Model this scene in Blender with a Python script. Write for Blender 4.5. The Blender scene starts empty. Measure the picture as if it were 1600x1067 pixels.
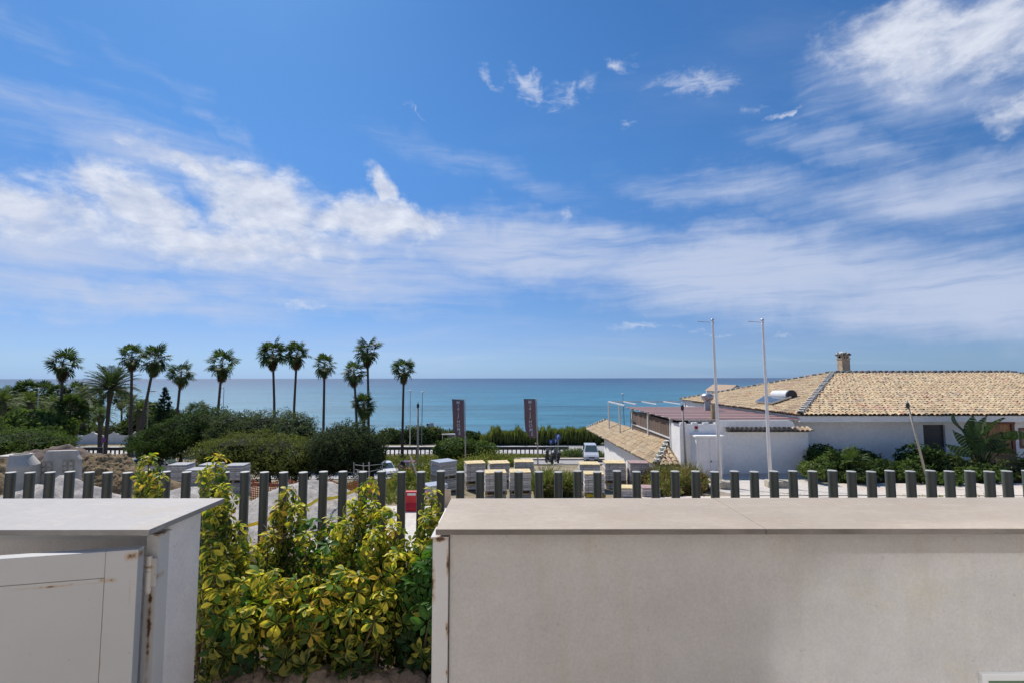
import bpy, math, random
from mathutils import Vector, Matrix, noise, Euler
R = math.radians
C = bpy.context.scene.collection
sc = bpy.context.scene
rnd = random.Random(7)

# ------------------------------------------------------------------ camera
EYE = 1.6
F = 768.0                      # focal length in pixels of a 1600 px wide picture
PITCH = math.atan(57.0 / F)
ROLL = 0.0015
cam_d = bpy.data.cameras.new('camera')
cam_d.sensor_width = 36.0
cam_d.lens = 36.0 * F / 1600.0
cam_d.clip_start = 0.05
cam_d.clip_end = 80000.0
cam = bpy.data.objects.new('camera', cam_d)
C.objects.link(cam)
cam.location = (0, 0, EYE)
cam.rotation_euler = (Matrix.Rotation(math.pi / 2 + PITCH, 3, 'X') @ Matrix.Rotation(-ROLL, 3, 'Z')).to_euler()
sc.camera = cam

# ------------------------------------------------------------------ light
SUN_EL, SUN_AZ = 50.0, -33.0    # azimuth from +Y (out to sea) towards +X
sun_d = bpy.data.lights.new('sun', 'SUN')
sun_d.energy = 4.3
sun_d.angle = R(0.5)
sun_d.color = (1.0, 0.955, 0.89)
sun = bpy.data.objects.new('sun', sun_d)
C.objects.link(sun)
sdir = Vector((math.sin(R(SUN_AZ)) * math.cos(R(SUN_EL)), math.cos(R(SUN_AZ)) * math.cos(R(SUN_EL)), math.sin(R(SUN_EL))))
sun.rotation_euler = (-sdir).to_track_quat('-Z', 'Y').to_euler()
sun.location = sdir * 200

sc.view_settings.view_transform = 'Standard'
sc.view_settings.look = 'None'
sc.view_settings.gamma = 1.0
sc.view_settings.use_curve_mapping = False
sc.view_settings.exposure = 0.28
sc.render.engine = 'CYCLES'
sc.cycles.use_denoising = True
sc.cycles.max_bounces = 8
sc.cycles.diffuse_bounces = 4
sc.cycles.glossy_bounces = 3
sc.cycles.transmission_bounces = 4
sc.cycles.caustics_reflective = True
sc.cycles.blur_glossy = 0.0
sc.cycles.sample_clamp_indirect = 0.0
sc.cycles.use_guiding = True
sc.cycles.use_surface_guiding = True
sc.cycles.use_volume_guiding = False
sc.cycles.guiding_training_samples = 128

SKY_STRENGTH = 0.10
world = bpy.data.worlds.new('World')
sc.world = world
world.use_nodes = True


def ndir(px, py):
    """azimuth / elevation of a direction, for placing the clouds in the sky"""
    v = Vector(((px - 800) / F, 1.0, (533.5 - py) / F))
    y = v.y * math.cos(PITCH) - v.z * math.sin(PITCH)
    z = v.y * math.sin(PITCH) + v.z * math.cos(PITCH)
    return math.atan2(v.x, y), math.atan2(z, math.hypot(v.x, y))


def build_sky():
    nt = world.node_tree
    N, L = nt.nodes, nt.links
    N.clear()
    out = N.new('ShaderNodeOutputWorld')
    bg = N.new('ShaderNodeBackground')
    bg.inputs['Strength'].default_value = SKY_STRENGTH
    L.new(bg.outputs[0], out.inputs[0])
    sky = N.new('ShaderNodeTexSky')
    sky.sky_type = 'NISHITA'
    sky.sun_disc = False
    sky.sun_elevation = R(SUN_EL)
    sky.sun_rotation = R(SUN_AZ)
    sky.altitude = 0
    sky.air_density = 1.0
    sky.dust_density = 0.25
    sky.ozone_density = 3.0

    def m(op, a, b=None, c=None, clamp=False):
        n = N.new('ShaderNodeMath'); n.operation = op; n.use_clamp = clamp
        for i, s in enumerate((a, b, c)):
            if s is None: continue
            if isinstance(s, (int, float)): n.inputs[i].default_value = s
            else: L.new(s, n.inputs[i])
        return n.outputs[0]

    def sm(val, lo, hi):
        n = N.new('ShaderNodeMapRange'); n.interpolation_type = 'SMOOTHSTEP'
        n.inputs[1].default_value = lo; n.inputs[2].default_value = hi
        L.new(val, n.inputs[0])
        return n.outputs[0]

    geo = N.new('ShaderNodeTexCoord')
    sep = N.new('ShaderNodeSeparateXYZ'); L.new(geo.outputs['Generated'], sep.inputs[0])
    x, y, z = sep.outputs
    az = m('ARCTAN2', x, y)
    el = m('ARCSINE', z)
    ang = N.new('ShaderNodeCombineXYZ'); L.new(az, ang.inputs[0]); L.new(el, ang.inputs[1])
    den = m('ADD', m('MAXIMUM', z, 0.0), 0.10)
    pl = N.new('ShaderNodeCombineXYZ'); L.new(m('DIVIDE', x, den), pl.inputs[0]); L.new(m('DIVIDE', y, den), pl.inputs[1])
    plane = pl.outputs[0]

    def noi(vec, scale, detail, rough=0.55, sx=1, sy=1, rot=0.0, dist=0.0, off=(0, 0, 0), lac=2.0):
        mp = N.new('ShaderNodeMapping'); L.new(vec, mp.inputs[0])
        mp.inputs['Scale'].default_value = (sx, sy, 1); mp.inputs['Rotation'].default_value = (0, 0, rot)
        mp.inputs['Location'].default_value = off
        n = N.new('ShaderNodeTexNoise'); L.new(mp.outputs[0], n.inputs['Vector'])
        n.inputs['Scale'].default_value = scale; n.inputs['Detail'].default_value = detail
        n.inputs['Roughness'].default_value = rough; n.inputs['Distortion'].default_value = dist
        n.inputs['Lacunarity'].default_value = lac
        return n

    # a wobbled copy of the direction so that no cloud keeps an elliptical outline
    def wobble(vec, scale, ax, ay, detail=5):
        wob = noi(vec, scale, detail, 0.6)
        ws = N.new('ShaderNodeVectorMath'); ws.operation = 'SUBTRACT'; L.new(wob.outputs['Color'], ws.inputs[0]); ws.inputs[1].default_value = (.5, .5, .5)
        wm = N.new('ShaderNodeVectorMath'); wm.operation = 'MULTIPLY_ADD'; L.new(ws.outputs[0], wm.inputs[0])
        wm.inputs[1].default_value = (ax, ay, 0); L.new(vec, wm.inputs[2])
        return wm.outputs[0]
    wang = wobble(wobble(ang.outputs[0], 6.0, 0.20, 0.11), 24.0, 0.05, 0.03)

    def blob(px, py, rx, ry, rot=0.0, amp=1.0):
        a, e = ndir(px, py)
        a2, _ = ndir(px + rx, py); a1, _ = ndir(px - rx, py)
        _, e2 = ndir(px, py - ry); _, e1 = ndir(px, py + ry)
        mp = N.new('ShaderNodeMapping'); mp.vector_type = 'TEXTURE'; L.new(wang, mp.inputs[0])
        mp.inputs['Location'].default_value = (a, e, 0)
        mp.inputs['Rotation'].default_value = (0, 0, R(rot))
        mp.inputs['Scale'].default_value = ((a2 - a1) / 2, (e2 - e1) / 2, 1)
        g = N.new('ShaderNodeTexGradient'); g.gradient_type = 'SPHERICAL'; L.new(mp.outputs[0], g.inputs[0])
        return m('MULTIPLY', g.outputs['Fac'], amp)

    def total(lst):
        s = None
        for b in lst:
            v = blob(*b)
            s = v if s is None else m('MAXIMUM', s, v)
        return s

    # heaped clouds
    cum = total([(40, 325, 190, 80, -8, 1.0), (215, 320, 200, 85, -14, 1.1), (430, 325, 210, 95, -14, 1.2), (590, 345, 165, 62, 4, 1.25),
                 (592, 288, 50, 40, -40, 1.0), (330, 370, 460, 70, 0, .85), (300, 262, 130, 34, -18, .75),
                 (1430, 75, 240, 120, -14, .86), (1560, 60, 230, 130, 0, .86), (1590, 165, 120, 60, 0, .75)])
    def heap_noise(off):
        n1 = noi(ang.outputs[0], 8.0, 10, 0.60, 1.0, 1.9, -0.22, 0.25, off)
        n1b = noi(ang.outputs[0], 21.0, 9, 0.62, 1.0, 1.7, -0.3, 0.3, off)
        return m('MULTIPLY_ADD', n1b.outputs['Fac'], 0.36, m('MULTIPLY', n1.outputs['Fac'], 0.64))
    nn = heap_noise((0, 0, 0))
    nlit = heap_noise((0.016, -0.030, 0))
    dens = m('ADD', m('MULTIPLY', cum, 0.66), nn)
    a_cum = m('MULTIPLY', sm(dens, 0.61, 1.02), sm(cum, 0.02, 0.30))
    # little wisps
    wis = total([(825, 140, 55, 30, -35, 1.1), (880, 150, 50, 28, 10, .9), (925, 130, 35, 40, 40, .7), (1085, 130, 95, 42, -10, 1.0), (978, 95, 40, 22, -25, 1.0),
                 (1232, 179, 50, 12, 6, 1.1), (1170, 178, 45, 18, 8, .7), (985, 180, 26, 14, 0, .8), (878, 338, 26, 18, 40, .9), (652, 172, 40, 8, -32, .8),
                 (770, 118, 34, 16, -35, .8), (1000, 514, 80, 11, 0, .95), (1225, 518, 45, 7, 0, .7), (1110, 516, 70, 8, 0, .8), (465, 475, 55, 11, 0, 1.0), (560, 283, 40, 10, 0, .5)])
    n2 = noi(ang.outputs[0], 22.0, 10, 0.68, 0.8, 2.4, 0.45, 1.3)
    a_wis = m('MULTIPLY', sm(m('ADD', m('MULTIPLY', wis, 0.62), m('MULTIPLY', n2.outputs['Fac'], 1.0)), 0.66, 1.32), sm(wis, 0.02, 0.55))
    # high veils, drawn out in bands
    veil = total([(820, 395, 420, 85, -3, 1.2), (1150, 430, 560, 105, -7, 1.25), (1500, 460, 480, 120, -6, 1.15), (500, 420, 480, 90, -4, 1.0),
                  (160, 455, 480, 55, -3, 1.0), (60, 385, 380, 80, 0, .9), (250, 235, 460, 85, -7, .66), (1480, 310, 360, 95, -4, 1.05), (1150, 300, 300, 60, -14, .6),
                  (120, 100, 330, 55, -15, .30), (330, 180, 300, 30, -25, .32), (760, 265, 330, 40, -15, .34), (1330, 235, 330, 50, -18, .55), (1420, 120, 300, 130, -10, .6)])
    wv = wobble(ang.outputs[0], 4.0, 0.16, 0.045, 3)
    n3 = noi(wv, 5.0, 8, 0.58, 0.55, 3.2, -0.08, 0.2)
    n3b = noi(wv, 13.0, 7, 0.6, 0.4, 3.5, 0.12, 0.2)
    n3c = noi(plane, 0.55, 7, 0.6, 0.55, 1.0, 0.35, 0.4)
    n3m = m('ADD', m('MULTIPLY', n3.outputs['Fac'], 0.65), m('MULTIPLY', n3b.outputs['Fac'], 0.35))
    n3f = noi(wv, 9.0, 9, 0.62, 0.30, 3.6, 0.10, 0.1)
    a_veil = m('MULTIPLY', sm(m('ADD', m('MULTIPLY', veil, 0.52), n3m), 0.50, 1.04), sm(veil, 0.0, 0.30))
    a_veil = m('MULTIPLY', a_veil, sm(n3f.outputs['Fac'], 0.10, 0.56))
    a_gen = m('MULTIPLY', sm(n3c.outputs['Fac'], 0.47, 0.80), 0.34)      # thin cirrus over the whole sky
    a_veil = m('MAXIMUM', m('MULTIPLY', a_veil, 0.86), a_gen)

    # clear Mediterranean air: less red and no yellow band low down than the stock atmosphere gives
    rp = N.new('ShaderNodeValToRGB'); L.new(m('MAXIMUM', z, 0.0), rp.inputs[0])
    stops = [(0.0, (.34, .57, 1.20)), (.03, (.40, .575, 1.00)), (.07, (.45, .565, .89)), (.13, (.43, .58, .85)), (.25, (.38, .62, .90)), (.40, (.41, .73, 1.02)), (.6, (.38, .74, 1.06))]
    e = rp.color_ramp.elements
    while len(e) < len(stops): e.new(.5)
    for i, (p_, c_) in enumerate(stops):
        e[i].position = p_; e[i].color = tuple(v / 1.25 for v in c_) + (1,)
    tint = N.new('ShaderNodeMix'); tint.data_type = 'RGBA'; tint.blend_type = 'MULTIPLY'; tint.inputs[0].default_value = 1.0
    L.new(sky.outputs[0], tint.inputs[6]); L.new(rp.outputs[0], tint.inputs[7])
    hs = N.new('ShaderNodeHueSaturation'); hs.inputs['Value'].default_value = 1.13
    L.new(tint.outputs[2], hs.inputs['Color'])

    def mix(fac, a, b):
        n = N.new('ShaderNodeMix'); n.data_type = 'RGBA'
        L.new(fac, n.inputs[0]) if not isinstance(fac, (int, float)) else n.inputs[0].__setattr__('default_value', fac)
        for i, s in ((6, a), (7, b)):
            if isinstance(s, tuple): n.inputs[i].default_value = s + (1,)
            else: L.new(s, n.inputs[i])
        return n.outputs[2]
    k = 1.0 / SKY_STRENGTH
    c1 = mix(a_veil, hs.outputs[0], (0.46 * k, 0.52 * k, 0.665 * k))
    # heaped clouds: brighter where thick at the top, greyer in the body
    lit = m('ADD', m('MULTIPLY', m('SUBTRACT', nn, nlit), 3.2), 0.58, None, True)
    cc = mix(lit, (0.40 * k, 0.45 * k, 0.58 * k), (0.67 * k, 0.70 * k, 0.77 * k))
    c2 = mix(m('MULTIPLY', a_cum, 0.90), c1, cc)
    c3 = mix(m('MULTIPLY', a_wis, 0.70), c2, (0.58 * k, 0.62 * k, 0.72 * k))
    L.new(c3, bg.inputs['Color'])


build_sky()


# ------------------------------------------------------------------ placing
def P(px, py, d):
    """world point seen at photo pixel (px, py) at depth d (metres out to sea)"""
    v = Vector(((px - 800) / F, 1.0, (533.5 - py) / F))
    y = v.y * math.cos(PITCH) - v.z * math.sin(PITCH)
    z = v.y * math.sin(PITCH) + v.z * math.cos(PITCH)
    t = d / y
    return Vector((v.x * t, d, EYE + z * t))


def X(px, d):
    return P(px, 650, d).x


def interp(kn, t):
    if t <= kn[0][0]: return kn[0][1]
    for (a, va), (b, vb) in zip(kn, kn[1:]):
        if t <= b:
            return va + (vb - va) * (t - a) / (b - a)
    return kn[-1][1]


GR = [(4, -1.3), (7, -1.45), (9.4, -1.6), (13.5, -2.0), (17, -2.55), (19.5, -2.9), (24, -3.1), (28, -3.5), (38, -5.0), (46, -6.4), (57, -8.0),
      (65, -8.9), (70, -9.35), (84, -9.5), (95, -10.2), (105, -12.4), (112, -13.6), (140, -17)]
GL = [(4, -1.3), (7, -1.45), (9.4, -1.6), (13.5, -2.0), (19.5, -2.95), (24, -3.6), (30, -5.0), (40, -6.9), (50, -8.5), (56, -9.2),
      (70, -9.35), (84, -9.5), (95, -10.2), (105, -12.4), (112, -13.6), (140, -17)]


def sst(a, b, t):
    t = max(0.0, min(1.0, (t - a) / (b - a)))
    return t * t * (3 - 2 * t)


def G(x, y):
    r, l = interp(GR, y), interp(GL, y)
    z = l + (r - l) * sst(-6.0, -1.0, x)
    if x > 6.5 and y < 49:
        hz = -3.1 if y > 22 else interp(GR, y) if y < 19 else max(-3.1, interp(GR, y))
        k = sst(8.0, 8.45, x) * (1 - sst(36, 38.4, y))
        z = z + (max(hz, z) - z) * k
    return z


# ------------------------------------------------------------------ mesh builder
class MB:
    def __init__(s):
        s.v = []; s.f = []; s.c = []; s.m = []; s.col = (1, 1, 1); s.mi = 0

    def add(s, vs, fs, col=None):
        b = len(s.v)
        s.v.extend([tuple(p) for p in vs])
        for f in fs:
            s.f.append(tuple(b + i for i in f)); s.c.append(col or s.col); s.m.append(s.mi)

    def box(s, x0, x1, y0, y1, z0, z1, col=None):
        s.add([(x0, y0, z0), (x1, y0, z0), (x1, y1, z0), (x0, y1, z0), (x0, y0, z1), (x1, y0, z1), (x1, y1, z1), (x0, y1, z1)],
              [(0, 3, 2, 1), (4, 5, 6, 7), (0, 1, 5, 4), (1, 2, 6, 5), (2, 3, 7, 6), (3, 0, 4, 7)], col)

    def tube(s, pts, rad, n=8, cap=True, col=None):
        pts = [Vector(p) for p in pts]
        if not isinstance(rad, (list, tuple)): rad = [rad] * len(pts)
        vs = []; fs = []
        prev = None
        for i, p in enumerate(pts):
            t = (pts[min(i + 1, len(pts) - 1)] - pts[max(i - 1, 0)]).normalized()
            if prev is None:
                a = Vector((1, 0, 0)) if abs(t.x) < .9 else Vector((0, 1, 0))
            else:
                a = prev
            u = (a - t * a.dot(t)).normalized(); w = t.cross(u); prev = u
            for k in range(n):
                an = 2 * math.pi * k / n
                vs.append(p + (u * math.cos(an) + w * math.sin(an)) * rad[i])
        for i in range(len(pts) - 1):
            for k in range(n):
                fs.append((i * n + k, i * n + (k + 1) % n, (i + 1) * n + (k + 1) % n, (i + 1) * n + k))
        if cap:
            fs.append(tuple(range(n - 1, -1, -1))); fs.append(tuple((len(pts) - 1) * n + k for k in range(n)))
        s.add(vs, fs, col)

    def bar(s, a, b, wx, wz, col=None):
        """straight square bar from a to b"""
        a, b = Vector(a), Vector(b)
        t = (b - a).normalized()
        up = Vector((0, 0, 1)) if abs(t.z) < .9 else Vector((0, 1, 0))
        u = t.cross(up).normalized(); w = u.cross(t)
        vs = []
        for p in (a, b):
            for (i, j) in ((-1, -1), (1, -1), (1, 1), (-1, 1)):
                vs.append(p + u * (i * wx / 2) + w * (j * wz / 2))
        s.add(vs, [(0, 1, 2, 3), (7, 6, 5, 4), (0, 4, 5, 1), (1, 5, 6, 2), (2, 6, 7, 3), (3, 7, 4, 0)], col)

    def lathe(s, prof, c=(0, 0, 0), n=16, axis='z', col=None):
        vs = []; fs = []
        for (r, z) in prof:
            for k in range(n):
                a = 2 * math.pi * k / n
                p = (r * math.cos(a), r * math.sin(a), z)
                if axis == 'y': p = (p[0], p[2], p[1])
                if axis == 'x': p = (p[2], p[0], p[1])
                vs.append((p[0] + c[0], p[1] + c[1], p[2] + c[2]))
        for i in range(len(prof) - 1):
            for k in range(n):
                fs.append((i * n + k, i * n + (k + 1) % n, (i + 1) * n + (k + 1) % n, (i + 1) * n + k))
        fs.append(tuple(range(n - 1, -1, -1))); fs.append(tuple((len(prof) - 1) * n + k for k in range(n)))
        s.add(vs, fs, col)

    def grid(s, fn, nu, nv, col=None):
        vs = [fn(i / nu, j / nv) for j in range(nv + 1) for i in range(nu + 1)]
        fs = [(j * (nu + 1) + i, j * (nu + 1) + i + 1, (j + 1) * (nu + 1) + i + 1, (j + 1) * (nu + 1) + i) for j in range(nv) for i in range(nu)]
        s.add(vs, fs, col)

    def prism(s, poly, y0, y1, axis='y', col=None):
        """extrude polygon (a, b) along an axis: y -> (a, y, b); x -> (x, a, b)"""
        n = len(poly); vs = []
        for t in (y0, y1):
            for (a, b) in poly:
                vs.append((a, t, b) if axis == 'y' else (t, a, b) if axis == 'x' else (a, b, t))
        fs = [tuple(range(n)), tuple(range(2 * n - 1, n - 1, -1))] + [(i, n + i, n + (i + 1) % n, (i + 1) % n) for i in range(n)]
        s.add(vs, fs, col)

    def mesh(s, name, mats, smooth=False):
        me = bpy.data.meshes.new(name)
        me.from_pydata(s.v, [], s.f)
        if not isinstance(mats, (list, tuple)): mats = [mats]
        for m_ in mats: me.materials.append(m_)
        if len(mats) > 1: me.polygons.foreach_set('material_index', s.m)
        at = me.attributes.new('col', 'FLOAT_COLOR', 'FACE')
        flat = []
        for c in s.c: flat.extend((c[0], c[1], c[2], 1.0))
        at.data.foreach_set('color', flat)
        if smooth: me.polygons.foreach_set('use_smooth', [True] * len(me.polygons))
        me.update()
        return me

    def build(s, name, mats, parent=None, smooth=False, loc=None, bevel=0):
        return link(name, s.mesh(name, mats, smooth), parent, loc, bevel=bevel)


def link(name, me, parent=None, loc=None, rot=None, scale=None, bevel=0):
    o = bpy.data.objects.new(name, me)
    C.objects.link(o)
    if parent: o.parent = parent
    if loc is not None: o.location = loc
    if rot is not None: o.rotation_euler = rot
    if scale is not None: o.scale = scale if isinstance(scale, (tuple, list)) else (scale,) * 3
    if bevel:
        b = o.modifiers.new('bevel', 'BEVEL'); b.width = bevel; b.segments = 2; b.limit_method = 'ANGLE'; b.angle_limit = R(40)
    return o


def tag(o, label, cat, group=None, kind=None):
    if label: o['label'] = label
    if cat: o['category'] = cat
    if group: o['group'] = group
    if kind: o['kind'] = kind
    return o


def thing(name, label, cat, loc=(0, 0, 0), rotz=0.0, group=None):
    o = bpy.data.objects.new(name, None)
    C.objects.link(o)
    o.empty_display_size = 0.2
    o.location = loc; o.rotation_euler = (0, 0, rotz)
    return tag(o, label, cat, group)


def struct(o):
    o['kind'] = 'structure'
    return o


def copy_tree(o, parent=None, loc=None, rotz=None, label=None):
    c = o.copy(); C.objects.link(c)
    if parent: c.parent = parent
    for ch in list(o.children): copy_tree(ch, c)
    if loc is not None: c.location = loc
    if rotz is not None: c.rotation_euler = (0, 0, rotz)
    if label: c['label'] = label
    return c


# ------------------------------------------------------------------ materials
class NT:
    def __init__(s, name):
        s.mat = bpy.data.materials.new(name); s.mat.use_nodes = True
        s.nt = s.mat.node_tree; s.N = s.nt.nodes; s.L = s.nt.links
        s.b = s.N.get('Principled BSDF')
        s.tc = s.N.new('ShaderNodeTexCoord')

    def put(s, sock, val):
        if isinstance(val, (int, float)): sock.default_value = val
        elif isinstance(val, tuple): sock.default_value = val + (1,) if len(val) == 3 and sock.type == 'RGBA' else val
        else: s.L.new(val, sock)

    def noise(s, scale, detail=5, rough=.55, co='Object', sc_=None, out='Fac', dist=0.0, vec=None):
        n = s.N.new('ShaderNodeTexNoise')
        src = vec or s.tc.outputs[co]
        if sc_:
            mp = s.N.new('ShaderNodeMapping'); s.L.new(src, mp.inputs[0]); mp.inputs['Scale'].default_value = sc_; src = mp.outputs[0]
        s.L.new(src, n.inputs['Vector'])
        n.inputs['Scale'].default_value = scale; n.inputs['Detail'].default_value = detail; n.inputs['Roughness'].default_value = rough
        n.inputs['Distortion'].default_value = dist
        return n.outputs[out]

    def ramp(s, fac, stops):
        n = s.N.new('ShaderNodeValToRGB'); s.L.new(fac, n.inputs[0])
        e = n.color_ramp.elements
        while len(e) < len(stops): e.new(0.5)
        for i, (p, c) in enumerate(stops):
            e[i].position = p; e[i].color = (c, c, c, 1) if isinstance(c, (int, float)) else tuple(c) + (1,)
        return n.outputs[0]

    def mix(s, fac, a, b, mode='MIX'):
        n = s.N.new('ShaderNodeMix'); n.data_type = 'RGBA'; n.blend_type = mode
        s.put(n.inputs[0], fac); s.put(n.inputs[6], a); s.put(n.inputs[7], b)
        return n.outputs[2]

    def math(s, op, a, b=None, clamp=False):
        n = s.N.new('ShaderNodeMath'); n.operation = op; n.use_clamp = clamp
        s.put(n.inputs[0], a)
        if b is not None: s.put(n.inputs[1], b)
        return n.outputs[0]

    def attr(s, name='col'):
        n = s.N.new('ShaderNodeAttribute'); n.attribute_name = name
        return n.outputs['Color']

    def objcolor(s):
        n = s.N.new('ShaderNodeObjectInfo')
        return n

    def bump(s, h, strength=.3, dist=.01):
        n = s.N.new('ShaderNodeBump'); n.inputs['Strength'].default_value = strength; n.inputs['Distance'].default_value = dist
        s.L.new(h, n.inputs['Height']); s.L.new(n.outputs[0], s.b.inputs['Normal'])

    def spot(s, loc, size, rot=0.0):
        mp = s.N.new('ShaderNodeMapping'); mp.vector_type = 'TEXTURE'; s.L.new(s.tc.outputs['Object'], mp.inputs[0])
        mp.inputs['Location'].default_value = loc; mp.inputs['Scale'].default_value = size; mp.inputs['Rotation'].default_value = (0, rot, 0)
        g = s.N.new('ShaderNodeTexGradient'); g.gradient_type = 'SPHERICAL'; s.L.new(mp.outputs[0], g.inputs[0])
        return g.outputs['Fac']

    def done(s, col, rough=.6, metal=0.0, spec=None):
        s.put(s.b.inputs['Base Color'], col); s.put(s.b.inputs['Roughness'], rough); s.put(s.b.inputs['Metallic'], metal)
        if spec is not None: s.b.inputs['Specular IOR Level'].default_value = spec
        return s.mat


def plain(name, col, rough=.6, metal=0.0, var=.12, scale=6.0, bump=0.0, bscale=40.0, spec=None):
    t = NT(name)
    n = t.noise(scale, 5)
    c = t.mix(1.0, col, t.ramp(n, [(.3, 1 - var), (.7, 1 + var)]), 'MULTIPLY')
    if bump: t.bump(t.noise(bscale, 4), bump, .01)
    return t.done(c, rough, metal, spec)


def attrmat(name, rough=.7, var=.15, scale=8.0, bump=0.0, bscale=30.0, spec=None):
    t = NT(name)
    n = t.noise(scale, 5)
    c = t.mix(1.0, t.attr(), t.ramp(n, [(.3, 1 - var), (.7, 1 + var)]), 'MULTIPLY')
    if bump: t.bump(t.noise(bscale, 4), bump, .01)
    return t.done(c, rough, 0, spec)


def leafmat(name, trans=.3, rough=.5, objcol=False, vary=.25, spec=.3):
    t = NT(name)
    col = t.attr()
    oi = t.objcolor()
    if objcol: col = t.mix(1.0, col, oi.outputs['Color'], 'MULTIPLY')
    n = t.noise(1.3, 3, co='Object')
    col = t.mix(1.0, col, t.ramp(n, [(.3, 1 - vary), (.7, 1 + vary)]), 'MULTIPLY')
    t.done(col, rough, 0, spec)
    tr = t.N.new('ShaderNodeBsdfTranslucent'); t.L.new(t.mix(1.0, col, (1.25, 1.35, .6), 'MULTIPLY'), tr.inputs[0])
    ms = t.N.new('ShaderNodeMixShader'); ms.inputs[0].default_value = trans
    t.L.new(t.b.outputs[0], ms.inputs[1]); t.L.new(tr.outputs[0], ms.inputs[2])
    t.L.new(ms.outputs[0], t.N.get('Material Output').inputs[0])
    return t.mat


def mat_plaster(name, col, stain=(.42, .40, .30), amt=.25, bscale=170.0, bump=.35):
    t = NT(name)
    big = t.noise(1.1, 5, .6)
    mid = t.noise(6.0, 6, .65)
    c = t.mix(1.0, col, t.ramp(big, [(.3, .93), (.7, 1.04)]), 'MULTIPLY')
    c = t.mix(t.math('MULTIPLY', t.ramp(t.noise(2.2, 7, .7), [(.52, 0), (.75, 1)]), amt), c, stain)
    drip = t.ramp(t.noise(5.0, 6, .7, 'Object', (1.6, 1.6, .12)), [(.50, 0), (.72, 1)])
    c = t.mix(t.math('MULTIPLY', drip, amt * .45), c, stain)
    c = t.mix(t.math('MULTIPLY', t.ramp(t.noise(38.0, 3, .6), [(.69, 0), (.74, 1)]), .35), c, (.25, .23, .2))
    c = t.mix(1.0, c, t.ramp(mid, [(.3, .93), (.7, 1.06)]), 'MULTIPLY')
    c = t.mix(1.0, c, t.ramp(t.noise(bscale * .55, 6, .75), [(.3, .90), (.7, 1.09)]), 'MULTIPLY')
    t.bump(t.math('ADD', t.noise(bscale, 5, .7), t.math('MULTIPLY', t.noise(bscale * .2, 3), 1.2)), bump, .006)
    return t.done(c, .85)


def mat_stone(name, a, b):
    t = NT(name)
    n = t.noise(1.6, 8, .62, dist=.6)
    c = t.mix(t.ramp(n, [(.35, 0), (.68, 1)]), a, b)
    fine = t.noise(45, 4, .6)
    c = t.mix(1.0, c, t.ramp(fine, [(.3, .95), (.7, 1.05)]), 'MULTIPLY')
    vein = t.noise(3.0, 6, .6, dist=1.6, sc_=(.5, 2.0, 1))
    vr = t.ramp(vein, [(.485, 0), (.5, 1), (.515, 0)])
    c = t.mix(t.math('MULTIPLY', vr, .28), c, (.60, .52, .42))
    st = t.ramp(t.noise(2.6, 6, .7, dist=.4), [(.56, 0), (.78, 1)])
    c = t.mix(t.math('MULTIPLY', st, .35), c, (.40, .28, .17))
    t.bump(fine, .06, .003)
    return t.done(c, t.ramp(n, [(.2, .55), (.8, .72)]), 0, .25)


def mat_ground(name, stops, scale=.8, fine=14.0, rough=.95, bump=.5, bd=.03):
    t = NT(name)
    n = t.noise(scale, 8, .62, co='Object')
    c = t.ramp(n, stops)
    c = t.mix(1.0, c, t.ramp(t.noise(fine, 5, .65), [(.25, .75), (.75, 1.22)]), 'MULTIPLY')
    t.bump(t.noise(fine * 1.5, 5, .7), bump, bd)
    return t.done(c, rough, 0, .2)


M = {}
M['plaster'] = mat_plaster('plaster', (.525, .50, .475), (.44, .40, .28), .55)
M['plaster_cool'] = mat_plaster('plaster_cool', (.82, .78, .745), (.58, .55, .48), .18)
M['house_white'] = mat_plaster('house_white', (.88, .85, .81), (.55, .52, .46), .15, 30, .15)
M['cap_beige'] = mat_stone('cap_beige', (.375, .315, .25), (.44, .38, .31))
M['cap_grey'] = mat_stone('cap_grey', (.33, .315, .305), (.395, .38, .365))
M['soil'] = mat_ground('soil', [(.3, (.05, .035, .025)), (.6, (.11, .08, .055)), (.8, (.16, .12, .085))], 3.0, 30)
M['terrain'] = mat_ground('terrain', [(.25, (.10, .10, .05)), (.45, (.22, .18, .11)), (.62, (.33, .27, .19)), (.8, (.16, .17, .07))], .22, 5.0)
M['concrete_pave'] = mat_ground('concrete_pave', [(.3, (.48, .435, .385)), (.7, (.59, .54, .48))], .6, 9.0, .9, .25, .01)
M['asphalt_pale'] = mat_ground('asphalt_pale', [(.3, (.28, .265, .255)), (.7, (.37, .35, .335))], .5, 11.0, .9, .3, .01)
M['road'] = mat_ground('road', [(.3, (.40, .39, .38)), (.7, (.50, .485, .47))], .3, 5.0, .85, .2, .01)
M['sidewalk'] = mat_ground('sidewalk', [(.3, (.52, .45, .38)), (.7, (.64, .56, .475))], .5, 8.0, .9, .2, .01)
M['beach'] = mat_ground('beach', [(.3, (.35, .29, .2)), (.7, (.45, .38, .28))], .3, 4.0)
M['gravel'] = mat_ground('gravel', [(.25, (.30, .27, .24)), (.5, (.54, .49, .44)), (.8, (.74, .69, .62))], 6.0, 26.0, .95, 1.0, .05)
M['dirt'] = mat_ground('dirt', [(.25, (.17, .115, .06)), (.5, (.30, .215, .12)), (.8, (.43, .335, .20))], 3.2, 11.0, .95, 1.0, .10)
M['dirt_dark'] = mat_ground('dirt_dark', [(.25, (.09, .065, .055)), (.6, (.16, .12, .10)), (.8, (.22, .17, .13))], .8, 7.0, .95, .8, .06)
M['green_post'] = plain('green_post', (.042, .048, .030), .46, 0, .12, 5, .05, 60, 1.0)
M['post_cap'] = plain('post_cap', (.40, .40, .37), .5, 0, .1, 12)
M['concrete_warm'] = plain('concrete_warm', (.40, .35, .27), .9, 0, .3, 6, .5, 20)
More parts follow.
